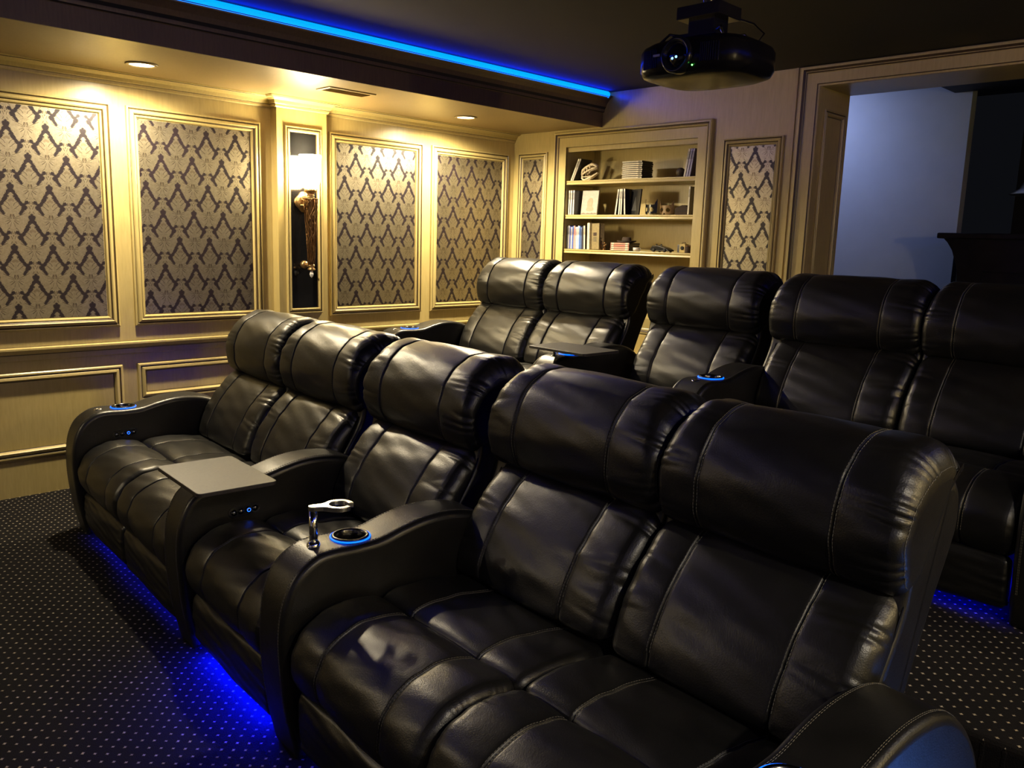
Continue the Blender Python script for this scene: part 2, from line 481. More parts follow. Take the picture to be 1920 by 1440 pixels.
# chair rail
rail_prof = [(0, -.075, C), (.010, -.075, G), (.014, -.068, C), (.014, -.040, C), (.020, -.034, G), (.024, -.026, C), (.036, -.016, C), (.040, -.010, C), (.040, 0, C), (.030, .006, C), (0, .006, G)]
run('trim_4', rail_prof, .835, lpath(YF, YB, PD))
base_prof = [(0, 0, C), (.016, 0, C), (.016, .11, C), (.012, .125, G), (.006, .135, C), (0, .14, C)]
mb = MB(); sweep2d([(XL, YF), (XL, RISER_Y)], [(-.012, 0, C), (-.012, .20, C), (0, .205, C)], lambda p, h: (p[0], p[1], h), mb, closed=False)
struct(mb.build('baseboard_left', ['cream_paint', 'glaze_line']))
# back wall rail and baseboard
for i, (x0, x1) in enumerate(((XL, BX0 - .12), (BX1 + .12, DX0 - .13))):
    mb = MB(); sweep2d([(x0, YB), (x1, YB)], [(-a, h, m) for a, h, m in rail_prof], lambda p, h: (p[0], p[1], .835 + h), mb, closed=False)
    struct(mb.build('trim_%d' % (5 + i), ['cream_paint', 'glaze_line']))

# pilaster
mb = MB().box((XL - .01, PY0, 0), (XL + PD, PY1, ZS))
pil = mb.build('pilaster', 'cream_paint')
struct(pil)

# ---- picture frame panels
FRAME = [(0, 0, C), (0, .016, C), (.004, .020, C), (.010, .022, C), (.014, .016, G), (.017, .013, G), (.022, .022, C), (.034, .026, C), (.040, .022, C), (.043, .015, G), (.047, .012, G), (.052, .015, C), (.058, .012, C), (.062, .002, C), (.064, -.002, G), (.068, -.004, G)]
def scaleprof(pr, k): return [(a * k, h * k, m) for a, h, m in pr]
def frame(name, a0, a1, b0, b1, fn, parent, k=1.0, prof=FRAME):
    mb = MB()
    sweep2d([(a0, b0), (a1, b0), (a1, b1), (a0, b1)], scaleprof(prof, k), fn, mb)
    return mb.build(name, ['cream_paint', 'glaze_line'], parent)
def cloth(a0, a1, b0, b1, fn, parent, seed=0, mat='damask_fabric', name='fabric', org=None):
    me = bpy.data.meshes.new(name)
    vs = [fn(p, .003) for p in ((a0, b0), (a1, b0), (a1, b1), (a0, b1))] + [fn(p, -.004) for p in ((a0, b0), (a1, b0), (a1, b1), (a0, b1))]
    me.from_pydata(vs, [], [(0, 1, 2, 3), (7, 6, 5, 4), (0, 4, 5, 1), (1, 5, 6, 2), (2, 6, 7, 3), (3, 7, 4, 0)])
    me.materials.append(MATS[mat])
    uvl = me.uv_layers.new(name='UVMap')
    pts = [(a0, b0), (a1, b0), (a1, b1), (a0, b1)] * 2
    ox, oy = org or (0, 0)
    for lp in me.loops:
        p = pts[lp.vertex_index]; uvl.data[lp.index].uv = (p[0] - ox, p[1] - oy)
    bm = bmesh.new(); bm.from_mesh(me); bmesh.ops.recalc_face_normals(bm, faces=bm.faces); bm.to_mesh(me); bm.free()
    return link(name, me, parent)

UZ0, UZ1 = 1.5 - .38 * 1.5, 1.5 + .4645 * 1.5
def lfn(y0):
    return lambda p, h: (h, p[0] - y0, p[1] - UZ0)
LP = [(-2.35, -1.40, 'first damask panel on the left wall from the screen end'), (-.70, -.02, 'second damask panel on the left wall from the screen end'),
      (.07, .96, 'damask panel on the left wall just ahead of the front row'),
      (1.02, 1.842, 'damask wall panel at far left of the photo, brightly lit at its right edge'),
      (1.930, 2.767, 'damask wall panel just left of the pilaster with the sconce'),
      (3.285, 4.109, 'damask wall panel just right of the sconce pilaster, with a bright hot spot'),
      (4.199, 5.024, 'damask wall panel on the left wall next to the room corner')]
ORG = [(0, 0), (0, 0), (0, 0), (1.505, 1.37), (2.22, 1.43), (3.70, 1.40), (4.62, 1.40)]
for (y0, y1, lab), org in list(zip(LP, ORG))[2:]:
    t = empty('wall_panel', (XL, y0, UZ0)); tag(t, lab, 'wall panel', 'damask panels on the left wall')
    fn = (lambda yy: (lambda p, h: (h, p[0] - yy, p[1] - UZ0)))(y0)
    frame('molding_frame', y0, y1, UZ0, UZ1, fn, t)
    cloth(y0 + .066, y1 - .066, UZ0 + .066, UZ1 - .066, fn, t, org=(org[0], org[1]))
# lower wainscot frames
LOWF = [(0, 0, C), (0, .014, C), (.006, .020, C), (.014, .020, C), (.018, .014, G), (.021, .014, G), (.026, .020, C), (.038, .022, C), (.044, .014, C), (.048, .004, C), (.050, .001, G), (.053, .0005, G)]
for i, (y0, y1, z0, z1, lab) in enumerate([(.07, .96, .215, .70, 'plain wainscot frame ahead of the front row'), (1.02, 1.842, .215, .70, 'tall plain wainscot frame at far left below the damask panel'),
                       (1.930, 2.767, .47, .70, 'short plain wainscot frame with a violet tint behind the front row arm'),
                       (3.285, 4.109, .47, .70, 'short plain wainscot frame right of the pilaster, behind the seats'), (4.199, 5.024, .47, .70, 'short plain wainscot frame by the room corner, behind the seats')]):
    t = empty('wainscot_frame', (XL, y0, z0)); tag(t, lab, 'wall panel', 'wainscot frames below the chair rail')
    fn = (lambda yy, zz: (lambda p, h: (h, p[0] - yy, p[1] - zz)))(y0, z0)
    mb = MB(); sweep2d([(y0, z0), (y1, z0), (y1, z1), (y0, z1)], LOWF, fn, mb); mb.build('molding_frame', ['cream_paint', 'glaze_line'], t)
# back wall damask panels
for x0, x1, lab in ((-5.05, -4.725, 'narrow damask panel between the room corner and the bookcase'), (-3.112, -2.681, 'narrow damask panel between the bookcase and the doorway')):
    z0, z1 = UZ0, 1.5 + .708
    t = empty('wall_panel', (x0, YB, z0)); tag(t, lab, 'wall panel', 'damask panels on the back wall')
    fn = (lambda xx, zz: (lambda p, h: (p[0] - xx, -h, p[1] - zz)))(x0, z0)
    frame('molding_frame', x0, x1, z0, z1, fn, t, .8)
    cloth(x0 + .053, x1 - .053, z0 + .053, z1 - .053, fn, t, org=((x0 + x1) / 2 + .02, 2.12))

# pilaster recess with black glossy panel
t = empty('pilaster_frame', (XL + PD, 2.915, 1.0)); tag(t, 'tall molded frame with a glossy black mirror panel on the pilaster behind the sconce', 'mirror')
fn = lambda p, h: (h, p[0] - 2.915, p[1] - 1.0)
mb = MB(); sweep2d([(2.905, .965), (3.178, .965), (3.178, 2.193), (2.905, 2.193)], [(0, 0, C), (0, .012, C), (.004, .016, C), (.010, .016, C), (.013, .010, G), (.016, .010, G), (.020, .016, C), (.030, .018, C), (.035, .010, C), (.038, .002, G), (.040, .0005, G)], fn, mb)
mb.build('molding_frame', ['cream_paint', 'glaze_line'], t)
MB().box((.0005, 2.945 - 2.915, .005), (.004, 3.138 - 2.915, 1.155)).build('mirror_panel', 'black_panel', t)

# ---- sconce
sc = empty('wall_sconce', (XL + PD, 3.035, 1.71)); tag(sc, 'tall torch shaped wall sconce with glowing white glass shade and woven bronze cone', 'wall lamp')
RX = Matrix.Rotation(math.radians(90), 4, 'Y')
poly = []
for k in range(48):
    a = 2 * math.pi * k / 48; r = .062 * (1 + .10 * math.cos(4 * a))
    poly.append((r * math.cos(a), r * math.sin(a)))
mb = MB().prism(poly, .002, .014, lambda p, h: (h, p[0], p[1]))
mb.lathe([(0, .026), (.02, .026), (.035, .022), (.046, .022), (.050, .016), (.050, .012)], M=RX, seg=32)
for k in range(4):
    a = k * math.pi / 2 + math.pi / 4
    mb.tube([(.026, .012 * math.cos(a), .012 * math.sin(a)), (.030, .028 * math.cos(a + .3), .028 * math.sin(a + .3)), (.026, .038 * math.cos(a - .2), .038 * math.sin(a - .2))], .004, 6)
mb.build('backplate', 'antique_gold', sc, smooth=True)
MB().tube([(.012, 0, 0), (.05, 0, -.012), (.085, 0, -.004), (.10, 0, .02)], [.012, .010, .010, .012], 10).build('arm', 'antique_gold', sc, smooth=True)
AX = .10
mb = MB()
for z in (.03, .042, .054): mb.lathe([(0, z - .004), (.022, z - .004), (.026, z), (.022, z + .004), (0, z + .004)], (AX, 0, 0), 20)
mb.lathe([(0, .06), (.034, .06), (.040, .066), (.040, .080), (.034, .084), (0, .084)], (AX, 0, 0), 24)
for k in range(18):
    a = 2 * math.pi * k / 18; mb.lathe([(0, -.005), (.005, 0), (0, .005)], (AX + .042 * math.cos(a), .042 * math.sin(a), .084), 6)
mb.build('crown_cup', 'antique_gold', sc, smooth=True)
MB().lathe([(.030, .09), (.052, .10), (.062, .14), (.068, .20), (.070, .265), (.072, .30), (.069, .30), (.066, .20), (.058, .14), (.03, .10)], (AX, 0, 0), 32).build('shade', 'shade_glow', sc, smooth=True)
# lattice cone
mb = MB()
def conept(a, tt): r = .046 * (1 - tt) + .020 * tt; return (AX + r * math.cos(a), r * math.sin(a), .02 - .44 * tt)
for k in range(10):
    for sg in (-1, 1):
        for ph in (0,):
            mb.tube([conept(2 * math.pi * k / 10 + sg * tt * 2.4 + .28 * math.sin(tt * 14 + k), tt) for tt in np.linspace(0, 1, 18)], .0026, 5)
for tt in (0, 1): mb.tube([conept(2 * math.pi * k / 24, tt) for k in range(24)], .004, 6, closed=True)
mb.build('lattice_cone', 'bronze', sc, smooth=True)
MB().lathe([(.036, .015), (.014, -.41)], (AX, 0, 0), 16).build('inner_cone', 'bronze', sc, smooth=True)
mb = MB().lathe([(0, -.405), (.020, -.41), (.024, -.42), (.016, -.432), (.026, -.440), (.026, -.446), (.010, -.452), (0, -.452)], (AX, 0, 0), 20)
mb.build('finial', 'antique_gold', sc, smooth=True)
MB().lathe([(0, -.448), (.008, -.455), (.014, -.475), (.009, -.49), (0, -.50)], (AX, 0, 0), 10).build('crystal_drop', 'glass_crystal', sc)
mb = MB().lathe([(0, .03), (.010, .03), (.022, .026), (.027, .014), (.027, 0)], (0, 0, -.415), M=RX, seg=20)
mb.tube([(.02, 0, -.415), (AX, 0, -.425)], .006, 8); mb.build('lower_bracket', 'antique_gold', sc, smooth=True)

# ---- recessed lights
labs = {0: 'recessed round downlight in the left soffit near the screen end', 1: 'bright recessed downlight in the left soffit above the two leftmost panels', 2: 'bright recessed downlight in the left soffit near the room corner'}
for k, (x, y) in enumerate(DOWNLIGHTS + DOWN_R):
    t = empty('downlight', (x, y, ZS)); tag(t, labs.get(k, ['recessed downlight in the right soffit near the screen', 'recessed downlight in the middle of the right soffit', 'recessed downlight in the right soffit near the back wall'][k - 3] if k > 2 else ''), 'ceiling light', 'recessed downlights')
    MB().lathe([(.062, -.001), (.082, -.001), (.084, -.004), (.078, -.008), (.066, -.009), (.062, -.001)], seg=36).build('trim_ring', 'soffit_paint', t, smooth=True)
    MB().lathe([(0, -.004), (.03, -.0045), (.063, -.003)], seg=36).build('lens', 'lamp_white', t, smooth=True)

# ---- ceiling vent
t = empty('ceiling_vent', (-4.51, 3.03, ZS)); tag(t, 'tan rectangular air vent in the soffit just beyond the sconce', 'vent')
mb = MB(); sweep2d([(-.075, -.17), (.075, -.17), (.075, .17), (-.075, .17)], [(0, 0, 0), (.003, -.006, 0), (.020, -.008, 0), (.022, -.002, 0)], lambda p, h: (p[0], p[1], h), mb); mb.build('frame', 'vent_metal', t)
MB().box((-.055, -.15, -.002), (.055, .15, -.0005)).build('duct', 'slot_black', t)
m0 = None
for k in range(8):
    xx = -.048 + k * .0137
    mb = MB().box((-.0055, -.15, -.0006), (.0055, .15, .0006), M=Matrix.Rotation(math.radians(35), 4, 'Y'))
    if m0 is None: o = mb.build('slat', 'vent_metal', t); m0 = o.data
    else: o = link('slat', m0, t)
    o.location = (xx, 0, -.005)

# ---- bookcase trim and shelves
bc = empty('built_in_bookcase', (-3.92, YB, RZ)); tag(bc, 'cream built-in bookcase with three shelves recessed in the back wall', 'bookcase')
fn = lambda p, h: (p[0] + 3.92, -h, p[1] - RZ)
mb = MB(); CP = [(0, 0, C), (0, .026, C), (.008, .032, C), (.018, .032, C), (.024, .022, G), (.028, .020, G), (.034, .024, C), (.040, .018, C), (.043, .012, G), (.046, .010, C), (.116, .010, C), (.116, -.002, G), (.116, -.004, C)]
sweep2d([(-4.642, RZ + .55), (-3.203, RZ + .55), (-3.203, BZ1 + .116), (-4.642, BZ1 + .116)], CP, fn, mb); mb.build('casing', ['cream_paint', 'glaze_line'], bc)
MB().box((BX0 + 3.92 + .001, .015, BZ1 - RZ - .035), (BX1 + 3.92 - .001, .035, BZ1 - RZ - .001)).build('top_rail', 'cream_paint', bc)
for z in (1.976, 1.712, 1.443):
    pr = [(0, 0), (0, -.008), (.004, -.014), (.004, -.018), (.0, -.030), (.30, -.030), (.30, 0)]
    mb = MB(); n = len(pr)
    mb.prism([(a - .002 + .004, h) for a, h in pr], BX0 + .001, BX1 - .001, lambda p, h: (h + 3.92, p[0] + .006, z - RZ + p[1]))
    mb.build('shelf', 'cream_paint', bc, bevel=.002)
Z1, Z2, Z3 = 1.977, 1.713, 1.444

# ---- doorway
fn = lambda p, h: (p[0], YB - h, p[1])
mb = MB()
DP = [(0, 0, C), (0, .034, C), (.006, .040, C), (.018, .040, C), (.024, .030, G), (.028, .026, G), (.034, .030, C), (.040, .024, G), (.044, .020, C), (.104, .020, C), (.108, .014, G), (.112, .012, C), (.118, .012, C), (.120, -.002, C)]
sweep2d([(DX1 + .12, RZ), (DX1 + .12, DZ1 + .118), (DX0 - .12, DZ1 + .118), (DX0 - .12, RZ)], DP, fn, mb, closed=False)
struct(mb.build('door_1', ['cream_paint', 'glaze_line']))
t = empty('jamb_panel', (DX0, YB + .06, 1.0)); tag(t, 'molded panel frame on the shadowed doorway jamb', 'wall panel')
mb = MB(); sweep2d([(0, -.1), (.30, -.1), (.30, 1.36), (0, 1.36)], scaleprof(LOWF, .8), lambda p, h: (h, p[0], p[1]), mb); mb.build('molding_frame', ['cream_paint', 'glaze_line'], t)
# dark framed border left of the frame seam (slim batten beside the doorway casing)
mb = MB().box((-2.635, YB - .006, RZ), (-2.618, YB + .01, ZC)); struct(mb.build('trim_7', 'cream_paint'))

# adjoining dark room
wallbox('wall_hall_left', (-4.9, 7.98, 0), (-2.50, 8.1, 2.95), 'white_wall')
wallbox('wall_hall_back', (-2.5, 9.6, 0), (3.0, 9.7, 3.1), 'dark_wall')
wallbox('wall_hall_side', (-5.0, YB + .42, 0), (-4.9, 8.1, 3.1), 'dark_wall')
wallbox('wall_hall_right', (2.9, YB + .42, 0), (3.0, 9.7, 3.1), 'dark_wall')
wallbox('floor_hall', (-5.0, YB + .0, .1), (3.0, 9.7, RZ - .002), 'dark_wood')
wallbox('ceiling_hall', (-5.0, YB + .42, 3.1), (3.0, 9.7, 3.2), 'dark_wall')
wallbox('ceiling_hall_beam', (-2.64, 7.3, 2.86), (2.9, 7.97, 3.1), 'dark_wall')
# dark mantel / bar with ogee end
t = empty('bar_counter', (-1.2, 7.5, RZ)); tag(t, 'dark wooden bar counter with curved end seen through the doorway', 'counter')
prof = [(-1.02, 0), (-1.02, .95), (-1.04, 1.10), (-1.09, 1.24), (-1.13, 1.30), (-1.16, 1.33), (1.6, 1.33), (1.6, 0)]
MB().prism(prof, -.25, .25, lambda p, h: (p[0], h, p[1])).build('body', 'dark_wood', t)
MB().box((-1.20, -.30, 1.33), (1.65, .30, 1.375)).build('top', 'dark_wood', t, bevel=.01)
MB().box((-.85, -.262, .12), (.3, -.25, 1.08)).build('front_panel', 'dark_wood', t, bevel=.008)
t = empty('table_lamp', (-.85, 7.5, RZ + 1.375)); tag(t, 'small unlit lamp with pale bell shade in the dark adjoining room', 'lamp')
t.location = (-2.0, 8.35, RZ); 
mb = MB().lathe([(0, 0), (.12, 0), (.12, .02), (.015, .04), (.012, 1.75), (0, 1.75)], seg=16); mb.build('pole', 'dark_wood', t, smooth=True)
MB().lathe([(.03, 1.92), (.06, 1.915), (.10, 1.87), (.15, 1.78), (.22, 1.735), (.215, 1.73), (.14, 1.77), (.05, 1.90), (.03, 1.92)], seg=28).build('shade', 'lamp_shade_dim', t, smooth=True)
t = empty('glass_cabinet', (-1.55, 9.2, RZ)); tag(t, 'tall dark cabinet with glass doors in the dark adjoining room', 'cabinet')
MB().box((-.45, -.2, 0), (.55, .2, 2.2)).build('body', 'dark_wood', t, bevel=.01)
for k in (0, 1):
    MB().box((-.40 + k * .47, -.215, .9), (.03 + k * .47, -.202, 2.1)).build('door', 'black_panel', t, bevel=.004)
light('cabinet_light', 'AREA', (-1.4, 8.6, 1.9), .25, (0.3, 0.4, 1.0), target=(-1.4, 9.2, 1.6), size=.2)

# screen wall (behind the camera)
t = empty('projection_screen', (-1.7, YF, 1.35)); tag(t, 'wide projection screen on the front wall behind the viewer', 'screen')
MB().box((-1.5, .005, -.8), (1.5, .02, .8)).build('screen_cloth', 'white_wall', t)
mb = MB(); sweep2d([(-1.58, -.88), (1.58, -.88), (1.58, .88), (-1.58, .88)], [(0, 0, 0), (0, .04, 0), (.08, .04, 0), (.08, .018, 0)], lambda p, h: (p[0], h, p[1]), mb); mb.build('frame', 'black_plastic', t)

emit('step_blue', (0.09, 0.27, 1.0), 20)
t = tag(empty('led_strip', (0, RISER_Y - .014, .03)), 'blue rope light along the foot of the carpeted riser in the right aisle', 'light strip')
MB().box((.15, -.006, -.012), (XR - .05, .012, -.008)).build('backing', 'vent_metal', t)
MB().tube([(.15, 0, .004), (XR - .05, 0, .004)], .010, 8).build('tube', 'step_blue', t, smooth=True)
# ------------------------------------------------------------------ recliners
def cr_closed(pts, n):
    P = np.array(pts, float); m = len(P); out = []
    for i in range(m):
        p0, p1, p2, p3 = P[i - 1], P[i], P[(i + 1) % m], P[(i + 2) % m]
        for t in np.linspace(0, 1, 24, endpoint=False):
            out.append(.5 * ((2 * p1) + (-p0 + p2) * t + (2 * p0 - 5 * p1 + 4 * p2 - p3) * t * t + (-p0 + 3 * p1 - 3 * p2 + p3) * t ** 3))
    out = np.array(out); d = np.r_[0, np.cumsum(np.linalg.norm(np.diff(np.r_[out, out[:1]], axis=0), axis=1))]
    s = np.linspace(0, d[-1], n, endpoint=False)
    X = np.interp(s, d, np.r_[out[:, 0], out[0, 0]]); Y = np.interp(s, d, np.r_[out[:, 1], out[0, 1]])
    return np.stack([X, Y], 1), s, d[-1]

def cushion(name, prof, w, n=170, R=.05, stitches=(), puff=.008, wr=0., wl=.035, wL=.06, seed=0, mat='black_leather', noise=.002, wr_left=1.0, wr_right=1.0, rmin=0.0, rtop=None):
    """closed (v,h) profile lofted along u in [0,w] with rounded, gathered ends; returns mesh + sampler"""
    rng = np.random.RandomState(seed)
    P, s, L = cr_closed(prof, n)
    T = np.roll(P, -1, 0) - np.roll(P, 1, 0); T /= np.linalg.norm(T, axis=1)[:, None]
    N = np.stack([T[:, 1], -T[:, 0]], 1)
    A = .5 * np.sum(P[:, 0] * np.roll(P[:, 1], -1) - np.roll(P[:, 0], -1) * P[:, 1])
    if A < 0: N = -N
    us = set(np.linspace(0, w, 44).tolist())
    for d in (0, .0015, .004, .008, .013, .02, .03, .042, .056, .07, .085): us.add(min(d, w)); us.add(max(w - d, 0))
    for c in stitches:
        for d in (0, .0025, .005, .009, .015, .025): us.add(c - d); us.add(c + d)
    us = np.array(sorted(us)); us = us[(us >= 0) & (us <= w)]
    us = us[np.r_[True, np.diff(us) > 1e-4]]
    ph = rng.rand(12) * 6.28
    xs, st = us[:, None], s[None, :]
    Rr = R
    dl, dr = us, w - us; de = np.minimum(dl, dr)
    Ra = np.full(n, Rr)
    if rtop: Ra = Rr + (rtop[2] - Rr) * np.clip((P[:, 1] - rtop[0]) / (rtop[1] - rtop[0]), 0, 1) ** 1.2
    q = np.clip(de[:, None] / Ra[None, :], 0, 1)
    D = -Ra[None, :] * (1 - np.sqrt(np.clip(1 - (1 - q) ** 2, 0, 1)))
    edges = [0] + list(stitches) + [w]
    for a, b in zip(edges[:-1], edges[1:]):
        k = (us >= a) & (us <= b)
        D[k] += (puff * np.sqrt(np.clip(np.sin(np.pi * (us[k] - a) / (b - a)), 0, 1)))[:, None] - puff
    for c in stitches: D -= (.0035 * np.exp(-((us - c) / .004) ** 2))[:, None]
    kk = 2 * np.pi / L
    D += noise * (np.sin(xs * 9 + ph[0] + 2 * np.sin(st * kk * 3 + ph[1])) * np.sin(st * kk * 5 + ph[2]) + .6 * np.sin(xs * 23 + st * kk * 4 + ph[3]) * np.sin(st * kk * 9 + ph[4] + xs * 6))
    if wr:
        for de_, sd, side in ((dl, 5, wr_left), (dr, 8, wr_right)):
            k1 = round(L / wl)
            env = np.exp(-(de_ / wL) ** 1.2)[:, None] * np.clip(de_ / .006, 0, 1)[:, None]
            a1 = 1 - np.abs(np.sin(st * kk * k1 / 2 + 1.3 * np.sin(st * kk * 7 + ph[sd]) + de_[:, None] * 14 * np.sin(st * kk * 3 + ph[sd + 1]))) ** .7
            amp = .55 + .45 * np.sin(st * kk * 6 + ph[sd + 2])
            D -= wr * side * env * (a1 * amp)
            k2 = round(L / (wl * 2.7))
            env2 = np.exp(-(de_ / (wL * 1.9)) ** 1.5)[:, None]
            D -= wr * .5 * side * env2 * (1 - np.abs(np.sin(st * kk * k2 / 2 + ph[sd + 3] + de_[:, None] * 9)) ** .8) * (.5 + .5 * np.sin(st * kk * 4 + ph[sd]))
    V = P[None, :, 0] + N[None, :, 0] * D; H = P[None, :, 1] + N[None, :, 1] * D
    nu = len(us)
    vs = np.stack([np.repeat(us, n), V.ravel(), H.ravel()], 1)
    c0 = P.mean(0)
    i = np.arange(nu - 1)[:, None]; j = np.arange(n)[None, :]; j2 = (j + 1) % n
    f = np.stack([(i * n + j).ravel(), (i * n + j2).ravel(), ((i + 1) * n + j2).ravel(), ((i + 1) * n + j).ravel()], 1)
    faces = f.tolist()
    faces.append(tuple(range(n))); faces.append(tuple(range((nu - 1) * n + n - 1, (nu - 1) * n - 1, -1)))
    me = bpy.data.meshes.new(name); me.from_pydata(vs.tolist(), [], faces)
    me.materials.append(MATS[mat])
    me.shade_smooth()
    for p in me.polygons[-2:]: p.use_smooth = False
    bm = bmesh.new(); bm.from_mesh(me); bmesh.ops.recalc_face_normals(bm, faces=bm.faces); bm.to_mesh(me); bm.free()
    def surf(u, k):
        ii = int(np.argmin(abs(us - u))); return (us[ii], V[ii, k % n], H[ii, k % n]), (0, N[k % n, 0], N[k % n, 1])
    return me, surf, P, L

def stitching(name, surf, P, L, cols, ks, r=.0009, on=.0065, per=.0095, double=.0055):
    """row of thread dashes following the surface"""
    vs, fs = [], []
    n = len(P); step = L / n
    for c in cols:
        for off in ((-double, double) if double else (0,)):
            s = ks[0] * step
            while s < ks[1] * step:
                pts = []
                for q in (s, s + on):
                    k = q / step; k0 = int(k); f = k - k0
                    a, na = surf(c + off, k0); b, nb = surf(c + off, k0 + 1)
                    p = [a[m] * (1 - f) + b[m] * f + na[m] * .0009 for m in range(3)]
                    pts.append((p, na))
                b0 = len(vs)
                for p, nn in pts:
                    vs += [(p[0] - r, p[1], p[2]), (p[0], p[1] + nn[1] * r * 1.3, p[2] + nn[2] * r * 1.3), (p[0] + r, p[1], p[2])]
                fs += [(b0, b0 + 1, b0 + 4, b0 + 3), (b0 + 1, b0 + 2, b0 + 5, b0 + 4), (b0, b0 + 2, b0 + 1), (b0 + 3, b0 + 4, b0 + 5)]
                s += per
    me = bpy.data.meshes.new(name); me.from_pydata(vs, [], fs); me.materials.append(MATS['thread'])
    return me

def krange(P, a, b):
    """index span on the profile from the point nearest a to the point nearest b (following the profile order)"""
    ka = int(np.argmin(((P - np.array(a)) ** 2).sum(1))); kb = int(np.argmin(((P - np.array(b)) ** 2).sum(1)))
    if kb < ka: kb += len(P)
    return ka, kb

SW, AW = .65, .165
HEAD = [(.790, .770), (.752, .772), (.722, .800), (.704, .860), (.706, .930), (.732, 1.000), (.780, 1.056), (.845, 1.090), (.910, 1.097), (.970, 1.080), (1.004, 1.040), (1.000, .995), (.955, .97), (.90, .90), (.84, .80)]
BACK = [(.56, .445), (.545, .470), (.556, .530), (.590, .600), (.640, .675), (.700, .740), (.748, .776), (.790, .782), (.815, .750), (.78, .66), (.72, .54), (.66, .44), (.60, .42)]
SEAT = [(.262, .36), (.255, .42), (.275, .455), (.34, .468), (.46, .462), (.58, .440), (.66, .41), (.66, .34), (.46, .33)]
ROLL = [(.262, .36), (.268, .42), (.250, .455), (.19, .472), (.12, .474), (.05, .455), (-.005, .415), (-.035, .355), (-.036, .295), (-.012, .245), (.03, .225), (.10, .24), (.20, .28)]
PANEL = [(.032, .045), (-.006, .055), (-.016, .12), (-.018, .19), (-.006, .228), (.022, .232), (.045, .20), (.05, .10), (.045, .05)]
ARM = [(.004, .0), (.0, .0), (-.002, .004), (-.010, .04), (-.026, .12), (-.043, .26), (-.047, .38), (-.034, .48), (.0, .555), (.055, .598), (.11, .612), (.20, .610), (.28, .614), (.36, .634), (.44, .648), (.52, .650), (.60, .638), (.68, .606), (.76, .545), (.83, .45), (.87, .34), (.88, .20), (.872, .03), (.868, .004), (.864, .0), (.85, .0), (.6, .0), (.3, .0), (.03, .0)]
SHELL = [(.60, .06), (.60, .30), (.625, .46), (.675, .60), (.745, .72), (.765, .80), (.748, .90), (.780, 1.00), (.845, 1.052), (.91, 1.072), (.96, 1.062), (.998, 1.02), (1.004, .95), (.96, .84), (.885, .70), (.815, .55), (.765, .40), (.745, .22), (.742, .08), (.73, .05), (.62, .05)]
HEAD_D = (.16, .50); BK_D = (.16, .49)
hs = (.135, SW - .155)
meshes = {}
for sd in (0, 1, 2):
    meshes['head%d' % sd] = cushion('headrest', HEAD, SW, 200, .036, hs, .007, rtop=(.93, 1.07, .075), wr=.0115, wl=.040, wL=.062, seed=10 + sd, wr_left=.7 if sd else .5, wr_right=1.0)
    meshes['back%d' % sd] = cushion('backrest', BACK, SW, 180, .05, (.14, SW - .17), .008, wr=.010, wl=.055, wL=.085, seed=20 + sd, wr_left=.5, wr_right=1.0)
    meshes['seat%d' % sd] = cushion('seat_cushion', SEAT, SW, 110, .028, (.17, SW - .17), .007, wr=.0015, wl=.07, wL=.05, seed=30 + sd)
    meshes['roll%d' % sd] = cushion('front_cushion', ROLL, SW, 150, .038, (.17, SW - .17), .008, wr=.006 if sd != 1 else .004, wl=.026, wL=.022, seed=40 + sd)
    meshes['panel%d' % sd] = cushion('footrest_panel', PANEL, SW - .02, 90, .02, (), .005, wr=.003, wl=.06, wL=.08, seed=50 + sd, noise=.002)
STM = {}
for key, a, b, cols in (('head', (.752, .772), (1.004, 1.040), hs), ('back', (.556, .50), (.79, .782), (.14, SW - .17)), ('seat', (.275, .455), (.62, .43), (.17, SW - .17)), ('roll', (.250, .455), (-.036, .295), (.17, SW - .17))):
    me, surf, P, L = meshes[key + '0']
    ka, kb = krange(P, a, b)
    if kb - ka > len(P) * .6: ka, kb = krange(P, b, a)
    for sd in (0, 1, 2):
        me, surf, P, L = meshes['%s%d' % (key, sd)]
        STM['%s%d' % (key, sd)] = stitching('stitching', surf, P, L, cols, (ka, kb))
for sd in (0, 1, 2):   # seam line that gathers the right end of the headrest
    me, surf, P, L = meshes['head%d' % sd]
    ka, kb = krange(P, (.752, .772), (1.004, 1.040))
    STM['seam%d' % sd] = stitching('end_seam', surf, P, L, (SW - .004,), (ka, kb), r=.0011, double=0)

shell_me = cushion('back_shell', SHELL, SW - .004, 150, .016, (), .0, noise=.0008, rtop=(.88, 1.03, .095))[0]

# arm with a real cup recess
def arm_mesh():
    me, surf, P, L = cushion('armrest', ARM, AW, 260, .020, (), .0015, noise=.0010, wr=.0)
    o = bpy.data.objects.new('tmp_arm', me); COL.objects.link(o)
    cm = MB().lathe([(0, .50), (.047, .50), (.047, .75), (0, .75)], (AW / 2, .215, 0), 40)
    c = cm.build('tmp_cut', 'cup_steel')
    md = o.modifiers.new('b', 'BOOLEAN'); md.operation = 'DIFFERENCE'; md.object = c; md.solver = 'EXACT'
    dg = bpy.context.evaluated_depsgraph_get(); dg.update()
    nm = bpy.data.meshes.new_from_object(o.evaluated_get(dg)); nm.name = 'armrest'
    bpy.data.objects.remove(o); bpy.data.objects.remove(c)
    ks = krange(P, (-.026, .12), (.83, .45))
    if ks[1] - ks[0] > 200: ks = krange(P, (.83, .45), (-.026, .12))
    s1 = stitching('stitching', surf, P, L, (.020, AW - .020), ks, double=.0022, r=.0007)
    return nm, s1
arm_me, arm_st = arm_mesh()
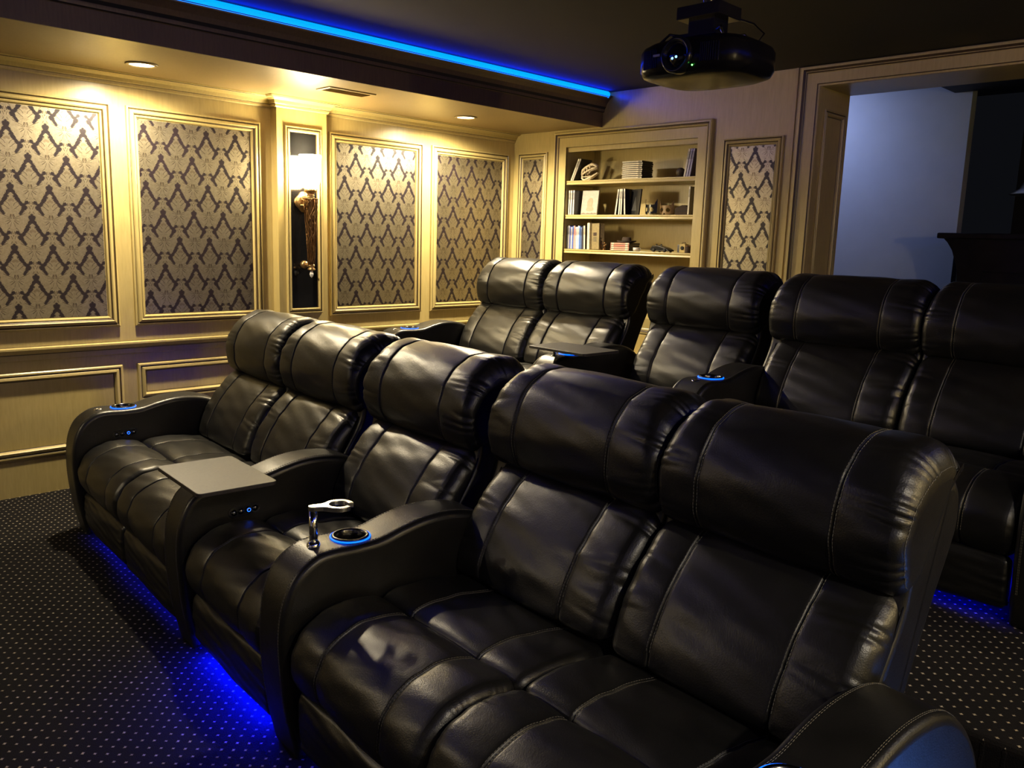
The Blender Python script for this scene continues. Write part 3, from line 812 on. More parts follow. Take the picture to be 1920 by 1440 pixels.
# cup holder meshes, shared
mb = MB().lathe([(.047, -.004), (.053, .004), (.056, .0065), (.053, .009), (.047, .0085), (.044, .004), (.0425, -.02), (.041, -.095), (.0, -.097)], seg=48)
cup_me = mb.build('cup', 'cup_steel', smooth=True); cupm = cup_me.data; bpy.data.objects.remove(cup_me)
mb = MB().tube([(.0585 * math.cos(a), .0585 * math.sin(a), .0025) for a in np.linspace(0, 2 * math.pi, 48, endpoint=False)], .0026, 8, closed=True)
r_ = mb.build('light_ring', 'ring_led', smooth=True); ringm = r_.data; bpy.data.objects.remove(r_)
mb = MB().lathe([(.0, .004), (.010, .004), (.013, .006), (.018, .005), (.020, .001), (.020, -.003)], seg=28)
g_ = mb.build('socket', 'chrome', smooth=True); sockm = g_.data; bpy.data.objects.remove(g_)
# control panel meshes (lies on the right face of an arm, +u)
poly = []
for k in range(24):
    a = 2 * math.pi * k / 24; poly.append((.040 * (1 if math.cos(a) > 0 else -1) + .020 * math.cos(a), .020 * math.sin(a)))
mb = MB().prism(poly, -.001, .004, lambda p, h: (h, p[0], p[1]))
p_ = mb.build('control_panel', 'black_plastic', bevel=0); ctlm = p_.data; bpy.data.objects.remove(p_)
mb = MB().lathe([(.0115, .003), (.0115, .006), (.009, .010), (.004, .012), (0, .0125)], M=RX, seg=20)
p_ = mb.build('button', 'chrome', smooth=True); butm = p_.data; bpy.data.objects.remove(p_)
simple('button_black', (.22, .22, .22), .16, 1.0)
butm.materials[0] = MATS['button_black']
mb = MB().tube([(.0105, .0062 * math.cos(a), .0062 * math.sin(a)) for a in np.linspace(0, 2 * math.pi, 20, endpoint=False)], .0014, 6, closed=True)
p_ = mb.build('lit_ring', 'button_led', smooth=True); litm = p_.data; bpy.data.objects.remove(p_)

def add_arm(root, u, ctrl=False, socket=True):
    a = link('armrest', arm_me, root); a.location = (u, 0, 0)
    s = link('stitching', arm_st, a)
    ch = link('cup_holder', cupm, root); ch.location = (u + AW / 2, .215, .6115); ch['label'] = 'steel cup holder'
    r = link('light_ring', ringm, ch); r['label'] = 'glowing blue ring'
    if socket:
        k = link('accessory_socket', sockm, root); k.location = (u + AW / 2, .095, .609); k.rotation_euler = (math.radians(6), 0, 0)
    if ctrl:
        c = link('control_panel', ctlm, root); c.location = (u + AW, .195, .495); c.rotation_euler = (math.radians(4), 0, 0)
        for q, y in enumerate((-.040, -.014, .014, .040)):
            b = link('button', butm, c); b.location = (0, y, 0)
            if q == 2: b2 = link('button_light', litm, c); b2.location = (0, y, 0); b2['label'] = 'button ring lit blue'

def add_seat(root, u, sd, hu=None, hw=None, tilt=0, glow=1.0, gv=.06, gh=.062):
    hu = u if hu is None else hu; hw = SW if hw is None else hw
    k = hw / SW
    for key, nm in (('head', 'headrest'), ('back', 'backrest')):
        m = meshes['%s%d' % (key, sd)][0]
        o = link(nm, m, root); o.location = (hu, 0, 0); o.scale = (k, 1, 1)
        if key == 'back': kb_ = (k + 1) / 2; o.scale = (kb_, 1, 1); o.location = ((u + hu) / 2, 0, 0)
        link('stitching', STM['%s%d' % (key, sd)], o)
        if key == 'head': link('end_seam', STM['seam%d' % sd], o)
    o = link('back_shell', shell_me, root); o.location = (hu + .002 * k, 0, 0); o.scale = (k, 1, 1)
    for key, nm in (('seat', 'seat_cushion'), ('roll', 'front_cushion')):
        o = link(nm, meshes['%s%d' % (key, sd)][0], root); o.location = (u, 0, 0)
        link('stitching', STM['%s%d' % (key, sd)], o)
    o = link('footrest_panel', meshes['panel%d' % sd][0], root); o.location = (u + .01, 0, 0)
    mb = MB().box((u + .005, .14, .0), (u + SW - .005, .62, .34)); mb.build('base', 'black_leather', root)
    mb = MB().box((u + .05, gv, gh), (u + SW - .05, gv + .015, gh + .005)); o = mb.build('led_strip', 'blue_led_bright' if glow > 1 else 'blue_led', root)
    o['label'] = 'blue light strip under the seat'

def module(name, label, M, arms, seats, zoff, group):
    root = empty(name, M[0], M[1]); tag(root, label, 'recliner', group)
    for a in arms: add_arm(root, *a)
    for s in seats: add_seat(root, **s)
    return root

TH1 = math.radians(-4.7); O1 = (-2.12, 1.149, 0.0)
G1 = 'black leather recliners of the front row'; G2 = 'black leather recliners of the rear row'
seatsL = [dict(u=-2.12, sd=0, hu=-2.115), dict(u=-1.47, sd=1, hu=-1.465, hw=.70)]
armsL = [(-2.285, True), (-.815, True)]
seatsM = [dict(u=-.645, glow=2, gv=.018, gh=.036, sd=2, hu=-.70, hw=.72)]
armsM = [(.012, False)]
seatsR = [dict(u=.18, sd=1, hu=.105, hw=.725), dict(u=.83, sd=0, hu=.83, hw=.665)]
armsR = [(1.482, False)]
mL = module('reclining_loveseat', 'black leather two-seat recliner in the front row nearest the left wall', (O1, TH1), armsL, seatsL, 0, G1)
mM = module('recliner_chair', 'single black leather recliner in the front row between tray table and glass holder', (O1, TH1), armsM, seatsM, 0, G1)
mR = module('reclining_loveseat', 'large black leather two-seat recliner in the right foreground, front row', (O1, TH1), armsR, seatsR, 0, G1)

def copy_tree(o, parent=None):
    c = o.copy(); COL.objects.link(c); c.parent = parent
    for ch in list(o.children): copy_tree(ch, c)
    return c
TH2 = math.radians(-1.8); O2 = (-2.24, 3.19, RZ)
OFF = {mL.name: O2, mM.name: (-2.145, 3.16, RZ), mR.name: (-2.13, 3.07, RZ)}
for src, lab in ((mL, 'black leather two-seat recliner of the rear row, beside the left wall panels'), (mM, 'single black leather recliner in the middle of the rear row'), (mR, 'black leather two-seat recliner of the rear row in front of the doorway')):
    c = copy_tree(src); c.location = OFF[src.name]; c.rotation_euler = (0, 0, TH2); c['label'] = lab; c['group'] = G2

def local(O, th, p): 
    return (O[0] + p[0] * math.cos(th) - p[1] * math.sin(th), O[1] + p[0] * math.sin(th) + p[1] * math.cos(th), O[2] + p[2])

# ---- swivel tray tables
def tray(O, th, lab, uc=-.7325):
    t = empty('tray_table', local(O, th, (uc, .095, .612)), th); tag(t, lab, 'tray table', 'swivel tray tables on the armrests')
    pts = []
    x0, x1, y0, y1, r = -.04, .365, -.165, .105, .018
    for cx, cy, a0 in ((x1 - r, y1 - r, 0), (x0 + r, y1 - r, 90), (x0 + r, y0 + r, 180), (x1 - r, y0 + r, 270)):
        for k in range(6):
            a = math.radians(a0 + 18 * k); pts.append((cx + r * math.cos(a), cy + r * math.sin(a)))
    MB().prism(pts, .048, .062, lambda p, h: (p[0], p[1], h)).build('tray_top', 'tray_laminate', t, bevel=.002)
    MB().lathe([(0, -.01), (.0085, -.01), (.0085, .047), (0, .047)], seg=20).build('post', 'chrome', t, smooth=True)
    MB().lathe([(.0085, .040), (.028, .042), (.030, .048), (0, .048)], seg=24).build('mounting_disc', 'chrome', t, smooth=True)
    return t
tray(O1, TH1, 'dark swivel tray table on the front row armrest')
tray(O2, TH2, 'dark swivel tray table on the rear row armrest')

# ---- wine glass holder
t = empty('glass_holder', local(O1, TH1, (.0945, .095, .612)), TH1); tag(t, 'brushed metal wine glass holder on a post in the front row armrest', 'glass holder')
MB().lathe([(0, -.008), (.012, -.008), (.012, .108), (0, .108)], seg=24).build('post', 'chrome', t, smooth=True)
MB().lathe([(.012, .012), (.016, .010), (.019, .004), (.020, .0)], seg=24).build('collar', 'chrome', t, smooth=True)
cx, cy, ro, ri = .024, .070, .043, .028
ax = math.atan2(cy, cx); op = ax - math.radians(25)
pts = []
half = math.radians(30)
for k in range(33):
    a = op + half * .75 + (2 * math.pi - 1.5 * half) * k / 32; pts.append(('o', a))
outer = []
for _, a in pts:
    d = abs(((a - (ax + math.pi)) + math.pi) % (2 * math.pi) - math.pi)
    outer.append((cx + ro * math.cos(a), cy + ro * math.sin(a), d))
o1 = [(x, y) for x, y, d in outer if True]
# replace the stretch facing the post by a neck that runs to the post
neck = []
kn = [i for i, (x, y, d) in enumerate(outer) if d < math.radians(34)]
pa = o1[:kn[0]]; pb = o1[kn[-1] + 1:]
dirv = Vector((math.cos(ax), math.sin(ax))); nrm = Vector((-dirv.y, dirv.x))
A, B = Vector(pa[-1]), Vector(pb[0])
sA = 1 if (A.dot(nrm)) > 0 else -1
neck.append(tuple(dirv * .026 + nrm * sA * .0165)); neck.append(tuple(dirv * .012 + nrm * sA * .0150))
for k in range(5):
    a = math.radians(90 - 45 * k) * sA
    neck.append(tuple(-dirv * .014 * math.cos(a) + nrm * .014 * math.sin(a)))
neck.append(tuple(dirv * .012 - nrm * sA * .0150)); neck.append(tuple(dirv * .026 - nrm * sA * .0165))
inner = [(cx + ri * math.cos(a), cy + ri * math.sin(a)) for _, a in pts][::-1]
poly = pa + neck + pb + inner
mb = MB(); n = len(poly)
vs = [(x, y, .104) for x, y in poly] + [(x, y, .119) for x, y in poly]
me = bpy.data.meshes.new('clip'); bm = bmesh.new()
bv = [bm.verts.new(v) for v in vs[:n]]; f = bm.faces.new(bv)
r = bmesh.ops.extrude_face_region(bm, geom=[f]); bmesh.ops.translate(bm, verts=[v for v in r['geom'] if isinstance(v, bmesh.types.BMVert)], vec=(0, 0, .014))
bmesh.ops.triangulate(bm, faces=[f for f in bm.faces if len(f.verts) > 4]); bmesh.ops.recalc_face_normals(bm, faces=bm.faces); bm.to_mesh(me); bm.free()
me.materials.append(MATS['brushed_aluminium']); link('clip', me, t, bevel=.0015)

# sconce copy added out of view on the right wall to brighten headrest ends
def twin(o, parent=None):
    c = o.copy(); COL.objects.link(c); c.parent = parent
    for ch in list(o.children): twin(ch, c)
    return c
t = twin(sc); t.location = (XR - .001, 2.2, 1.71); t.rotation_euler = (0, 0, math.pi); t['label'] = 'added unseen torch shaped wall sconce on the right wall, brightening the headrest ends'
# ------------------------------------------------------------------ projector
pj = empty('projector', (-2.01, 2.90, 1.5 + .665)); tag(pj, 'black ceiling projector with round lens hanging from a bracket', 'projector')
pw, pd, ph_ = .50, .43, .168
outl = []
for k in range(64):
    a = 2 * math.pi * k / 64; e = 3.4
    c_, s_ = math.cos(a), math.sin(a)
    outl.append((pw / 2 * math.copysign(abs(c_) ** (2 / e), c_), pd / 2 * math.copysign(abs(s_) ** (2 / e), s_) + pd / 2))
mb = MB(); n = len(outl); lay = [(.50, .0), (.80, .005), (.95, .018), (1.0, .042), (1.0, .112), (.96, .130), (.85, .146), (.62, .160), (.5, ph_)]
vs = [((x) * k, (y - pd / 2) * k + pd / 2, z) for k, z in lay for x, y in outl]
fs = [(i * n + j, i * n + (j + 1) % n, (i + 1) * n + (j + 1) % n, (i + 1) * n + j) for i in range(len(lay) - 1) for j in range(n)]
fs += [tuple(range(n)), tuple(range(len(lay) * n - 1, (len(lay) - 1) * n - 1, -1))]
mb.add(vs, fs); mb.build('body', 'projector_plastic', pj, smooth=True)
RY = Matrix.Rotation(math.radians(90), 4, 'X')
mb = MB().lathe([(.068, -.03), (.070, .012), (.064, .020), (.056, .020), (.050, .006), (.044, .004)], (0, 0, .075), 40, M=RY); mb.build('lens_ring', 'black_plastic', pj, smooth=True)
mb = MB().lathe([(.046, .002), (.038, .009), (.022, .015), (0, .018)], (0, 0, .075), 32, M=RY); mb.build('lens', 'black_panel', pj, smooth=True)
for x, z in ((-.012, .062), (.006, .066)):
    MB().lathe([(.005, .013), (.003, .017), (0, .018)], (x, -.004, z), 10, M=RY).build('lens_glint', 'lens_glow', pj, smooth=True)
m0 = None
for k in range(9):
    for sx in (-1, 1):
        mb = MB().box((-.0022, -.006, -.035), (.0022, .006, .035))
        if m0 is None: o = mb.build('vent_fin', 'black_plastic', pj); m0 = o.data
        else: o = link('vent_fin', m0, pj)
        x_ = sx * (.105 + k * .0085); o.location = (x_, .006 + .05 * max(0, (abs(x_) - .12) / .06) ** 2 * .4, .075)
MB().lathe([(0, .004), (.003, .003), (.003, 0)], (.072, -.0, .030), 10, M=RY).build('status_light', 'green_led', pj)
MB().box((-.115, -.004, .082), (-.085, .002, .090)).build('reflection_patch', 'lamp_shade_dim', pj)  # pale block stands in for a lamp reflection on the glossy body
mb = MB().box((-.10, .10, ph_ - .005), (.10, .30, ph_ + .012)); mb.box((-.015, .185, ph_), (.015, .215, ph_ + .09))
mb.box((-.10, .12, ph_ + .075), (.10, .29, ph_ + .125)); mb.box((-.06, .15, ph_ + .01), (.06, .26, ph_ + .08)); mb.build('mount_plate', 'black_plastic', pj, bevel=.003)
MB().lathe([(.024, ph_ + .10), (.024, ZC - 1.5 - .665 - .03), (.07, ZC - 1.5 - .665 - .025), (.07, ZC - 1.5 - .665)], (0, .2, 0), 24).build('ceiling_pole', 'black_plastic', pj, smooth=True)
for sx, sy in ((-1, -1), (-1, 1), (1, -1), (1, 1)):
    MB().tube([(sx * .06, .2 + sy * .05, ph_ + .01), (sx * .12, .2 + sy * .09, ph_ + .02), (sx * .15, .2 + sy * .12, ph_ - .02)], .006, 6).build('mount_arm', 'chrome' if sx > 0 else 'black_plastic', pj, smooth=True)
MB().tube([(.14, .33, ph_ - .03), (.17, .36, ph_ + .03), (.13, .34, ph_ + .07), (.05, .25, ph_ + .10), (.02, .22, ph_ + .16)], .004, 6).build('cable', 'black_plastic', pj, smooth=True)

# ------------------------------------------------------------------ things on the shelves
YS = YB + .03
def case(x, z, h=.19, t=.014, d=.135, col=(.03, .03, .035), spine=(.6, .58, .5), lean=0, y=YS, lab='', grp=None, name='disc_case'):
    """upright disc case, spine towards the room; lean in radians about its base (positive leans right)"""
    e = empty(name, (x, y, z)); e.rotation_euler = (0, lean, 0)
    if lean < 0: pass
    MB().box((0, .003, 0), (t, d, h)).build('shell', flatcol(col, .25), e, bevel=.001)
    MB().box((.0005, 0, .001), (t - .0005, .0035, h - .001)).build('spine', flatcol(spine, .4), e)
    c = tuple(min(1, k * .45) for k in spine)
    MB().box((.002, -.0005, h * .62), (t - .002, .0005, h * .9)).build('spine_print', flatcol(c, .4), e)
    tag(e, lab, 'disc case', grp); return e
B0 = (.012, .011, .014); CR = (.62, .56, .40)
# shelf 1
case(-4.505, Z1 + .001, .185, .013, .135, B0, (.55, .50, .40), .42, lab='leftmost leaning dark disc case on the top shelf', grp='leaning cases top shelf left')
case(-4.487, Z1 + .001, .185, .013, .135, B0, (.40, .36, .30), .42, lab='dark disc case leaning behind the bone skull on the top shelf', grp='leaning cases top shelf left')
for k in range(9):
    e = empty('disc_case', (-4.00 + .003 * math.sin(k * 2.1), YS + .01, Z1 + .001 + k * .0145))
    ordl = ['bottom', 'second', 'third', 'fourth', 'middle', 'sixth', 'seventh', 'eighth', 'topmost'][k]
    tag(e, '%s black disc case with cream edge in the top shelf stack%s' % (ordl, '' if k in (0, 8) else ', counted from below'), 'disc case', 'stack of black cases on the top shelf')
    MB().box((0, .003, .0005), (.185, .135, .0135)).build('shell', flatcol(B0, .25), e, bevel=.001)
    MB().box((.001, 0, .0025), (.183, .0035, .0115)).build('spine', flatcol((.58, .52, .38), .4), e)
    MB().box((.15, -.0006, .0035), (.172, .001, .0105)).build('spine_print', flatcol((.2, .17, .12), .4), e)
for k, (x, c, l) in enumerate(((-3.445, (.5, .45, .42), 'leftmost'), (-3.425, (.30, .28, .50), 'middle'), (-3.405, (.22, .20, .42), 'rightmost'))):
    case(x, Z1 + .001, .195, .015, .135, (.10, .09, .16), c, .16, lab='%s violet disc case leaning at right of the top shelf' % l, grp='leaning cases top shelf right')
e = empty('ball', (-3.492, YS + .035, Z1 + .034)); 
simple('brown_globe', (.06, .04, .025), .6, noise=.6, scale=60, bump=.002)
MB().lathe([(.033 * math.cos(a), .033 * math.sin(a)) for a in np.linspace(-math.pi / 2, math.pi / 2, 16)], seg=24).build('sphere', 'brown_globe', e, smooth=True)
MB().lathe([(.020, -.034), (.020, -.028), (.014, -.024)], seg=18).build('ring_stand', 'brown_felt', e)
tag(e, 'small mottled brown ball beside the leaning cases on the top shelf', 'ball')
# skull
sk = empty('dinosaur_skull', (-4.35, YS + .040, Z1)); tag(sk, 'small bone coloured dinosaur skull with open jaws on the top shelf', 'skull')
sk.rotation_euler = (0, 0, math.radians(-8))
def bone(pts, rad, name, seg=8):
    return MB().tube(pts, rad, seg)
mb = MB()
for sy in (-.022, .022):
    mb.tube([(-.055, sy, .045), (-.048, sy, .080), (-.02, sy * .95, .098), (.02, sy * .8, .115), (.06, sy * .55, .120), (.088, sy * .3, .108), (.095, 0, .098)], [.008, .010, .010, .009, .009, .009, .007], 8)
    mb.tube([(-.055, sy, .045), (-.03, sy, .058), (.01, sy * .8, .076), (.05, sy * .6, .090), (.09, sy * .3, .095)], [.007, .007, .007, .007, .006], 8)
    for x0, z0, x1, z1 in ((-.035, .088, -.025, .060), (-.005, .105, .004, .074), (.03, .118, .036, .086)): mb.tube([(x0, sy, z0), (x1, sy * .9, z1)], .006, 6)
mb.tube([(-.03, 0, .104), (.03, 0, .124), (.085, 0, .114)], [.010, .012, .008], 8)
mb.tube([(-.055, -.022, .06), (-.06, 0, .075), (-.055, .022, .06)], .009, 8)
mb.build('cranium', 'bone', sk, smooth=True)
mb = MB()
for sy in (-.02, .02):
    mb.tube([(-.055, sy, .050), (-.052, sy, .018), (-.035, sy, .006), (.0, sy * .9, .012), (.05, sy * .6, .030), (.10, sy * .3, .052), (.105, 0, .056)], [.006, .009, .008, .008, .007, .006, .004], 8)
    mb.tube([(-.045, sy, .03), (-.01, sy * .9, .030), (.04, sy * .7, .036)], .004, 6)
mb.build('lower_jaw', 'bone', sk, smooth=True)
mb = MB()
for k in range(9):
    f = k / 8
    for sy in (-1, 1):
        mb.tube([(.015 + .075 * f, sy * .018 * (1 - f * .8), .080 + .014 * f), (.018 + .077 * f, sy * .018 * (1 - f * .8), .068 + .014 * f)], [.003, .0006], 5)
        mb.tube([(.005 + .09 * f, sy * .018 * (1 - f * .8), .016 + .034 * f), (.004 + .09 * f, sy * .018 * (1 - f * .8), .028 + .034 * f)], [.003, .0006], 5)
o = mb.build('teeth', 'bone', sk); o['kind'] = 'stuff'
# shelf 2
for k, (x, c, l) in enumerate(((-4.515, (.5, .47, .42), 'first'), (-4.494, (.66, .64, .58), 'second'), (-4.470, (.45, .45, .50), 'third'))):
    case(x, Z2 + .001, .190, .015, .135, (.03, .03, .04), c, 0, lab='%s upright disc case from the left end of the middle shelf' % l, grp='upright cases middle shelf left')
e = empty('picture_book', (-4.435, YS + .06, Z2 + .001)); tag(e, 'pale cover facing out with a faint brown animal picture on the middle shelf', 'book')
e.rotation_euler = (math.radians(-6), 0, 0)
MB().box((0, 0, 0), (.165, .014, .192)).build('cover', flatcol((.36, .34, .31), .45), e, bevel=.001)
pts = [(.050, .04), (.062, .030), (.100, .028), (.125, .035), (.128, .050), (.112, .070), (.118, .100), (.110, .128), (.090, .136), (.068, .124), (.058, .096), (.062, .066)]
MB().prism(pts, -.0008, .0005, lambda p, h: (p[0], h, p[1])).build('animal_print', flatcol((.34, .24, .17), .5), e)
pts = [(.004, .004), (.161, .004), (.161, .014), (.14, .019), (.13, .012), (.11, .021), (.10, .012), (.07, .018), (.05, .011), (.03, .019), (.004, .012)]
MB().prism(pts, -.0008, .0005, lambda p, h: (p[0], h, p[1])).build('grass_print', flatcol((.16, .13, .10), .5), e)
for x, ln, l in ((-4.045, .12, 'leftmost'), (-4.010, .03, 'second'), (-3.990, .0, 'third'), (-3.955, -.07, 'fourth')):
    case(x, Z2 + .001, .192, .013, .135, B0, (.62, .60, .54), ln, lab='%s of the white-edged cases fanned out in the middle of the middle shelf' % l, grp='fanned cases middle shelf')
e = empty('dark_book', (-3.945, YS + .05, Z2 + .001)); tag(e, 'black cover facing out beside the fanned cases on the middle shelf', 'book')
e.rotation_euler = (math.radians(-5), 0, math.radians(-18))
MB().box((0, 0, 0), (.120, .014, .190)).build('cover', flatcol((.012, .012, .013), .25), e, bevel=.001)
MB().prism([(.03, .03), (.09, .03), (.078, .07), (.070, .10), (.063, .135), (.056, .105), (.045, .08)], -.0008, .0005, lambda p, h: (p[0], h, p[1])).build('cover_print', flatcol((.05, .05, .05), .3), e)
def mask(x, y, w, h, mat, lab, rz):
    """half mask with two eye holes and pointed corners"""
    e = empty('eye_mask', (x, y, Z2 + .001), rz); tag(e, lab, 'mask')
    me = bpy.data.meshes.new('mask_face'); bm = bmesh.new()
    nx, nz = 44, 30; grid = {}
    def inside(a, b):
        top = .62 + .38 * max(0, (abs(a) - .72) / .28) * (1 if abs(a) > .72 else 0)
        if b > top: return False
        if b < .12 * abs(a): return False
        if ((abs(a) - .42) / .25) ** 2 + ((b - .33) / .13) ** 2 < 1: return False
        if abs(a) < .14 and b < .14: return False
        return True
    for i in range(nx):
        for j in range(nz):
            a = -1 + 2 * (i + .5) / nx; b = (j + .5) / nz
            if inside(a, b):
                q = []
                for di, dj in ((0, 0), (1, 0), (1, 1), (0, 1)):
                    k = (i + di, j + dj)
                    if k not in grid:
                        aa = -1 + 2 * k[0] / nx
                        grid[k] = bm.verts.new((aa * w / 2, .03 * aa * aa, k[1] / nz * h))
                    q.append(grid[k])
                bm.faces.new(q)
    bm.to_mesh(me); bm.free(); me.materials.append(MATS[mat] if isinstance(mat, str) else mat)
    o = link('mask_face', me, e); md = o.modifiers.new('s', 'SOLIDIFY'); md.thickness = .003
    MB().tube([(w / 2 * .96, .027, h * .35), (w / 2 * .90, .034, h * .15), (w / 2 * .80, .038, .003)], .0012, 5).build('strap', 'slot_black', e)
mask(-3.765, YS + .045, .125, .120, 'black_plastic', 'black half mask with pointed corners on the middle shelf', math.radians(-10))
mask(-3.648, YS + .085, .125, .112, flatcol((.20, .12, .045), .5), 'brown half mask with eye holes on the middle shelf', 0)
e = empty('wooden_box', (-3.54, YS + .06, Z2 + .001)); tag(e, 'dark flat-topped box with peaked lid at right of the middle shelf', 'box')
MB().prism([(0, 0), (.130, 0), (.130, .050), (.110, .054), (.08, .070), (.06, .070), (.02, .056), (0, .048)], 0, .07, lambda p, h: (p[0], h, p[1])).build('body', 'brown_felt', e, bevel=.002)
MB().box((-.001, -.002, .026), (.131, .072, .030)).build('lid_seam', 'slot_black', e)
case(-3.393, Z2 + .001, .196, .012, .135, (.2, .19, .17), (.62, .58, .48), .01, lab='single pale disc case standing at the right end of the middle shelf')
# shelf 3: coloured spines
cols = [((.03, .03, .03), 'black'), ((.30, .30, .34), 'grey'), ((.08, .10, .32), 'navy'), ((.55, .52, .55), 'silver'), ((.06, .12, .45), 'blue'), ((.62, .28, .24), 'red'), ((.55, .36, .42), 'pink'),
        ((.68, .68, .70), 'white'), ((.62, .64, .70), 'pale grey'), ((.10, .20, .55), 'bright blue'), ((.10, .16, .36), 'slate blue'), ((.03, .03, .05), 'dark'), ((.70, .62, .46), 'cream')]
x = -4.518
for k, (c, nm) in enumerate(cols):
    w = .0135 if k < 12 else .016
    ln = 0 if k < 9 else -.012 * (k - 8)
    case(x, Z3 + .001, .178 + .006 * math.sin(k * 1.7), w - .001, .135, (.10, .13, .22) if k % 2 else (.03, .03, .04), c, ln, lab='%s spined disc case, %s from the left on the lowest shelf' % (nm, ['first', 'second', 'third', 'fourth', 'fifth', 'sixth', 'seventh', 'eighth', 'ninth', 'tenth', 'eleventh', 'twelfth', 'thirteenth'][k]), grp='coloured cases on the lowest shelf')
    x += w + (.0008 if k < 9 else .0036)
e = empty('box_set', (-4.312, YS + .01, Z3 + .001)); tag(e, 'thick tan box set with a dark label on the lowest shelf', 'box'); e.rotation_euler = (0, -.03, math.radians(-12))
MB().box((0, 0, 0), (.03, .15, .205)).build('case_back', flatcol((.60, .54, .38), .5), e, bevel=.001)
MB().box((.03, .02, 0), (.125, .035, .200)).build('front_cover', flatcol((.20, .16, .08), .5), e, bevel=.001)
MB().box((.055, .0185, .105), (.095, .0205, .130)).build('label_plate', flatcol((.04, .025, .02), .5), e)
MB().box((.055, .0188, .060), (.095, .0203, .098)).build('cover_print', flatcol((.12, .10, .06), .5), e)
for nm, lab, x, hh in (('figurine', 'taller dark metal figurine beside the tan box set', -4.190, .10), ('figurine', 'shorter dark metal figurine with a curled arm on the lowest shelf', -4.150, .06)):
    e = empty(nm, (x, YS + .03, Z3 + .001)); tag(e, lab, 'figurine', 'metal figurines on the lowest shelf')
    MB().lathe([(0, 0), (.016, 0), (.016, .006), (.012, .010), (0, .010)], seg=16).build('plinth', 'bronze', e, smooth=True)
    mb = MB().tube([(0, 0, .008), (.003, 0, hh * .35), (-.002, 0, hh * .6), (0, 0, hh * .78)], [.005, .009, .008, .004], 8)
    mb.lathe([(0, -.007), (.006, -.003), (.006, .003), (0, .007)], (0, 0, hh * .88), 10); mb.build('body', 'bronze', e, smooth=True)
    mb = MB().tube([(0, 0, hh * .70), (-.016, 0, hh * .82), (-.022, 0, hh * 1.02)], [.003, .0025, .002], 6); mb.tube([(0, 0, hh * .70), (.014, 0, hh * .6), (.018, 0, hh * .85)], [.003, .0025, .002], 6)
    mb.build('arms', 'bronze', e, smooth=True)
    mb = MB().tube([(-.001, 0, hh * .4), (-.008, 0, .008)], [.005, .003], 6); mb.tube([(.002, 0, hh * .4), (.009, 0, .008)], [.005, .003], 6); mb.build('legs', 'bronze', e, smooth=True)
for k in range(4):
    e = empty('disc_case', (-4.078 + .002 * (k % 2), YS + .01, Z3 + .001 + k * .0150))
    tag(e, ['bottom', 'second from bottom', 'third from bottom', 'topmost'][k] + ' red and cream disc case in the stack under the brown hat', 'disc case', 'stack of red cases on the lowest shelf')
    MB().box((0, .003, .0005), (.178, .135, .0142)).build('shell', flatcol((.02, .018, .018), .25), e, bevel=.001)
    MB().box((.001, 0, .0025), (.177, .0035, .0125)).build('spine', flatcol((.58, .26, .19) if k != 2 else (.55, .16, .12), .4), e)
    for xx in (.010, .145): MB().box((xx, -.0006, .0030), (xx + .022, .001, .0120)).build('spine_print', flatcol((.62, .55, .42), .4), e)
e = empty('fedora_hat', (-3.965, YS + .065, Z3 + .062)); tag(e, 'miniature brown fedora hat on top of the red case stack', 'hat')
mb = MB(); pr = [(.0, .0), (.03, .001), (.062, .004), (.074, .009), (.072, .011), (.040, .006), (.036, .012), (.033, .034), (.028, .042), (.014, .038), (0, .034)]
vs = []
for r0, z in pr:
    for k in range(32):
        a = 2 * math.pi * k / 32; vs.append((r0 * 1.12 * math.cos(a), r0 * .82 * math.sin(a), z + (.006 * math.cos(2 * a) if r0 > .06 else 0)))
mb.add(vs, [(i * 32 + k, i * 32 + (k + 1) % 32, (i + 1) * 32 + (k + 1) % 32, (i + 1) * 32 + k) for i in range(len(pr) - 1) for k in range(32)])
mb.build('crown_and_brim', 'brown_felt', e, smooth=True)
mb = MB().tube([(.0405 * math.cos(a), .0305 * math.sin(a), .013) for a in np.linspace(0, 2 * math.pi, 28, endpoint=False)], .003, 6, closed=True); mb.build('hat_band', 'slot_black', e, smooth=True)
e = empty('cup', (-3.84, YS + .03, Z3 + .001)); tag(e, 'small white cup beside the red case stack on the lowest shelf', 'cup')
MB().lathe([(0, 0), (.020, 0), (.026, .004), (.028, .026), (.026, .026), (.023, .006), (0, .004)], seg=24).build('bowl', flatcol((.55, .52, .50), .3), e, smooth=True)
MB().tube([(.026, 0, .020), (.038, 0, .018), (.038, 0, .008), (.026, 0, .008)], .002, 6).build('handle', flatcol((.55, .52, .50), .3), e, smooth=True)
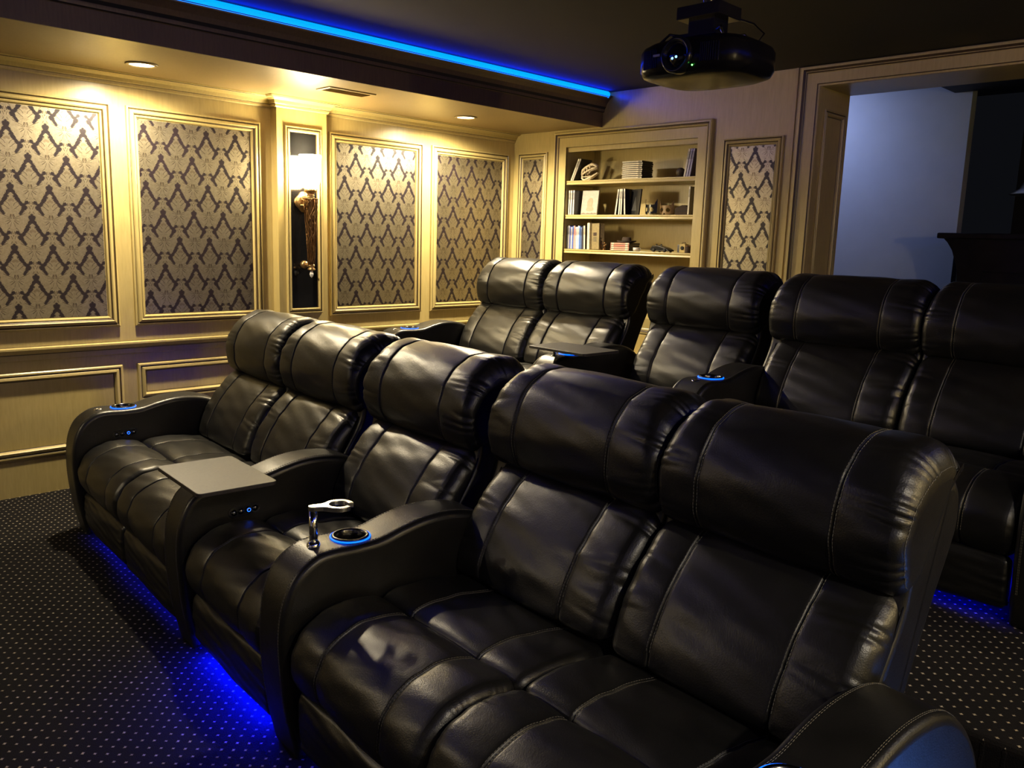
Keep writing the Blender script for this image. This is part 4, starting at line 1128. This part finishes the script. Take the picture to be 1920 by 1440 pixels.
e = empty('toy_car', (-3.62, YS + .05, Z3 + .001)); tag(e, 'low black model vehicle with two small fins on the lowest shelf', 'toy'); e.rotation_euler = (0, 0, math.radians(-6))
prf = [(-.09, .006), (-.09, .028), (-.075, .045), (-.03, .050), (.0, .044), (.05, .032), (.085, .018), (.09, .006)]
MB().prism(prf, -.032, .032, lambda p, h: (p[0], h, p[1])).build('body', 'black_plastic', e, bevel=.006, bseg=3)
for xx in (-.055, .05):
    for yy in (-.034, .034): MB().lathe([(0, -.006), (.012, -.006), (.014, 0), (.012, .006), (0, .006)], (xx, yy, .013), 16, M=RY).build('wheel', 'slot_black', e, smooth=True)
for xx in (-.065, -.02): MB().box((xx, -.002, .046), (xx + .014, .002, .058)).build('fin', 'black_plastic', e)
MB().box((-.088, -.03, .010), (-.0905, .03, .024)).build('grille', 'slot_black', e)
e = empty('toy_camera', (-3.47, YS + .045, Z3 + .001)); tag(e, 'small tan cube with a round dark dial at right of the lowest shelf', 'toy')
MB().box((0, 0, .0), (.048, .045, .062)).build('body', flatcol((.40, .30, .10), .5), e, bevel=.002)
MB().lathe([(.014, 0), (.014, .004), (.010, .005), (0, .005)], (.024, 0, .034), 20, M=RY).build('dial', 'slot_black', e, smooth=True)
MB().tube([(.006, .02, .062), (.012, .02, .072), (.036, .02, .074), (.042, .02, .062)], .002, 6).build('handle', 'slot_black', e, smooth=True)
e = empty('tin', (-3.395, YS + .05, Z3 + .001)); tag(e, 'dark round tin at the right end of the lowest shelf', 'tin')
MB().lathe([(0, 0), (.026, 0), (.027, .003), (.027, .048), (.024, .054), (0, .055)], seg=24).build('can', 'brown_felt', e, smooth=True)
MB().lathe([(.0275, .044), (.0285, .046), (.0275, .050)], seg=24).build('rim', 'bronze', e, smooth=True)
e = empty('grey_box', (-3.52, YS + .09, Z3 + .001)); tag(e, 'small grey upright block behind the model vehicle on the lowest shelf', 'box')
MB().box((0, 0, 0), (.036, .03, .058)).build('block', flatcol((.10, .10, .11), .5), e, bevel=.004); MB().box((.004, -.001, .008), (.032, .001, .050)).build('face_plate', flatcol((.05, .05, .055), .4), e)
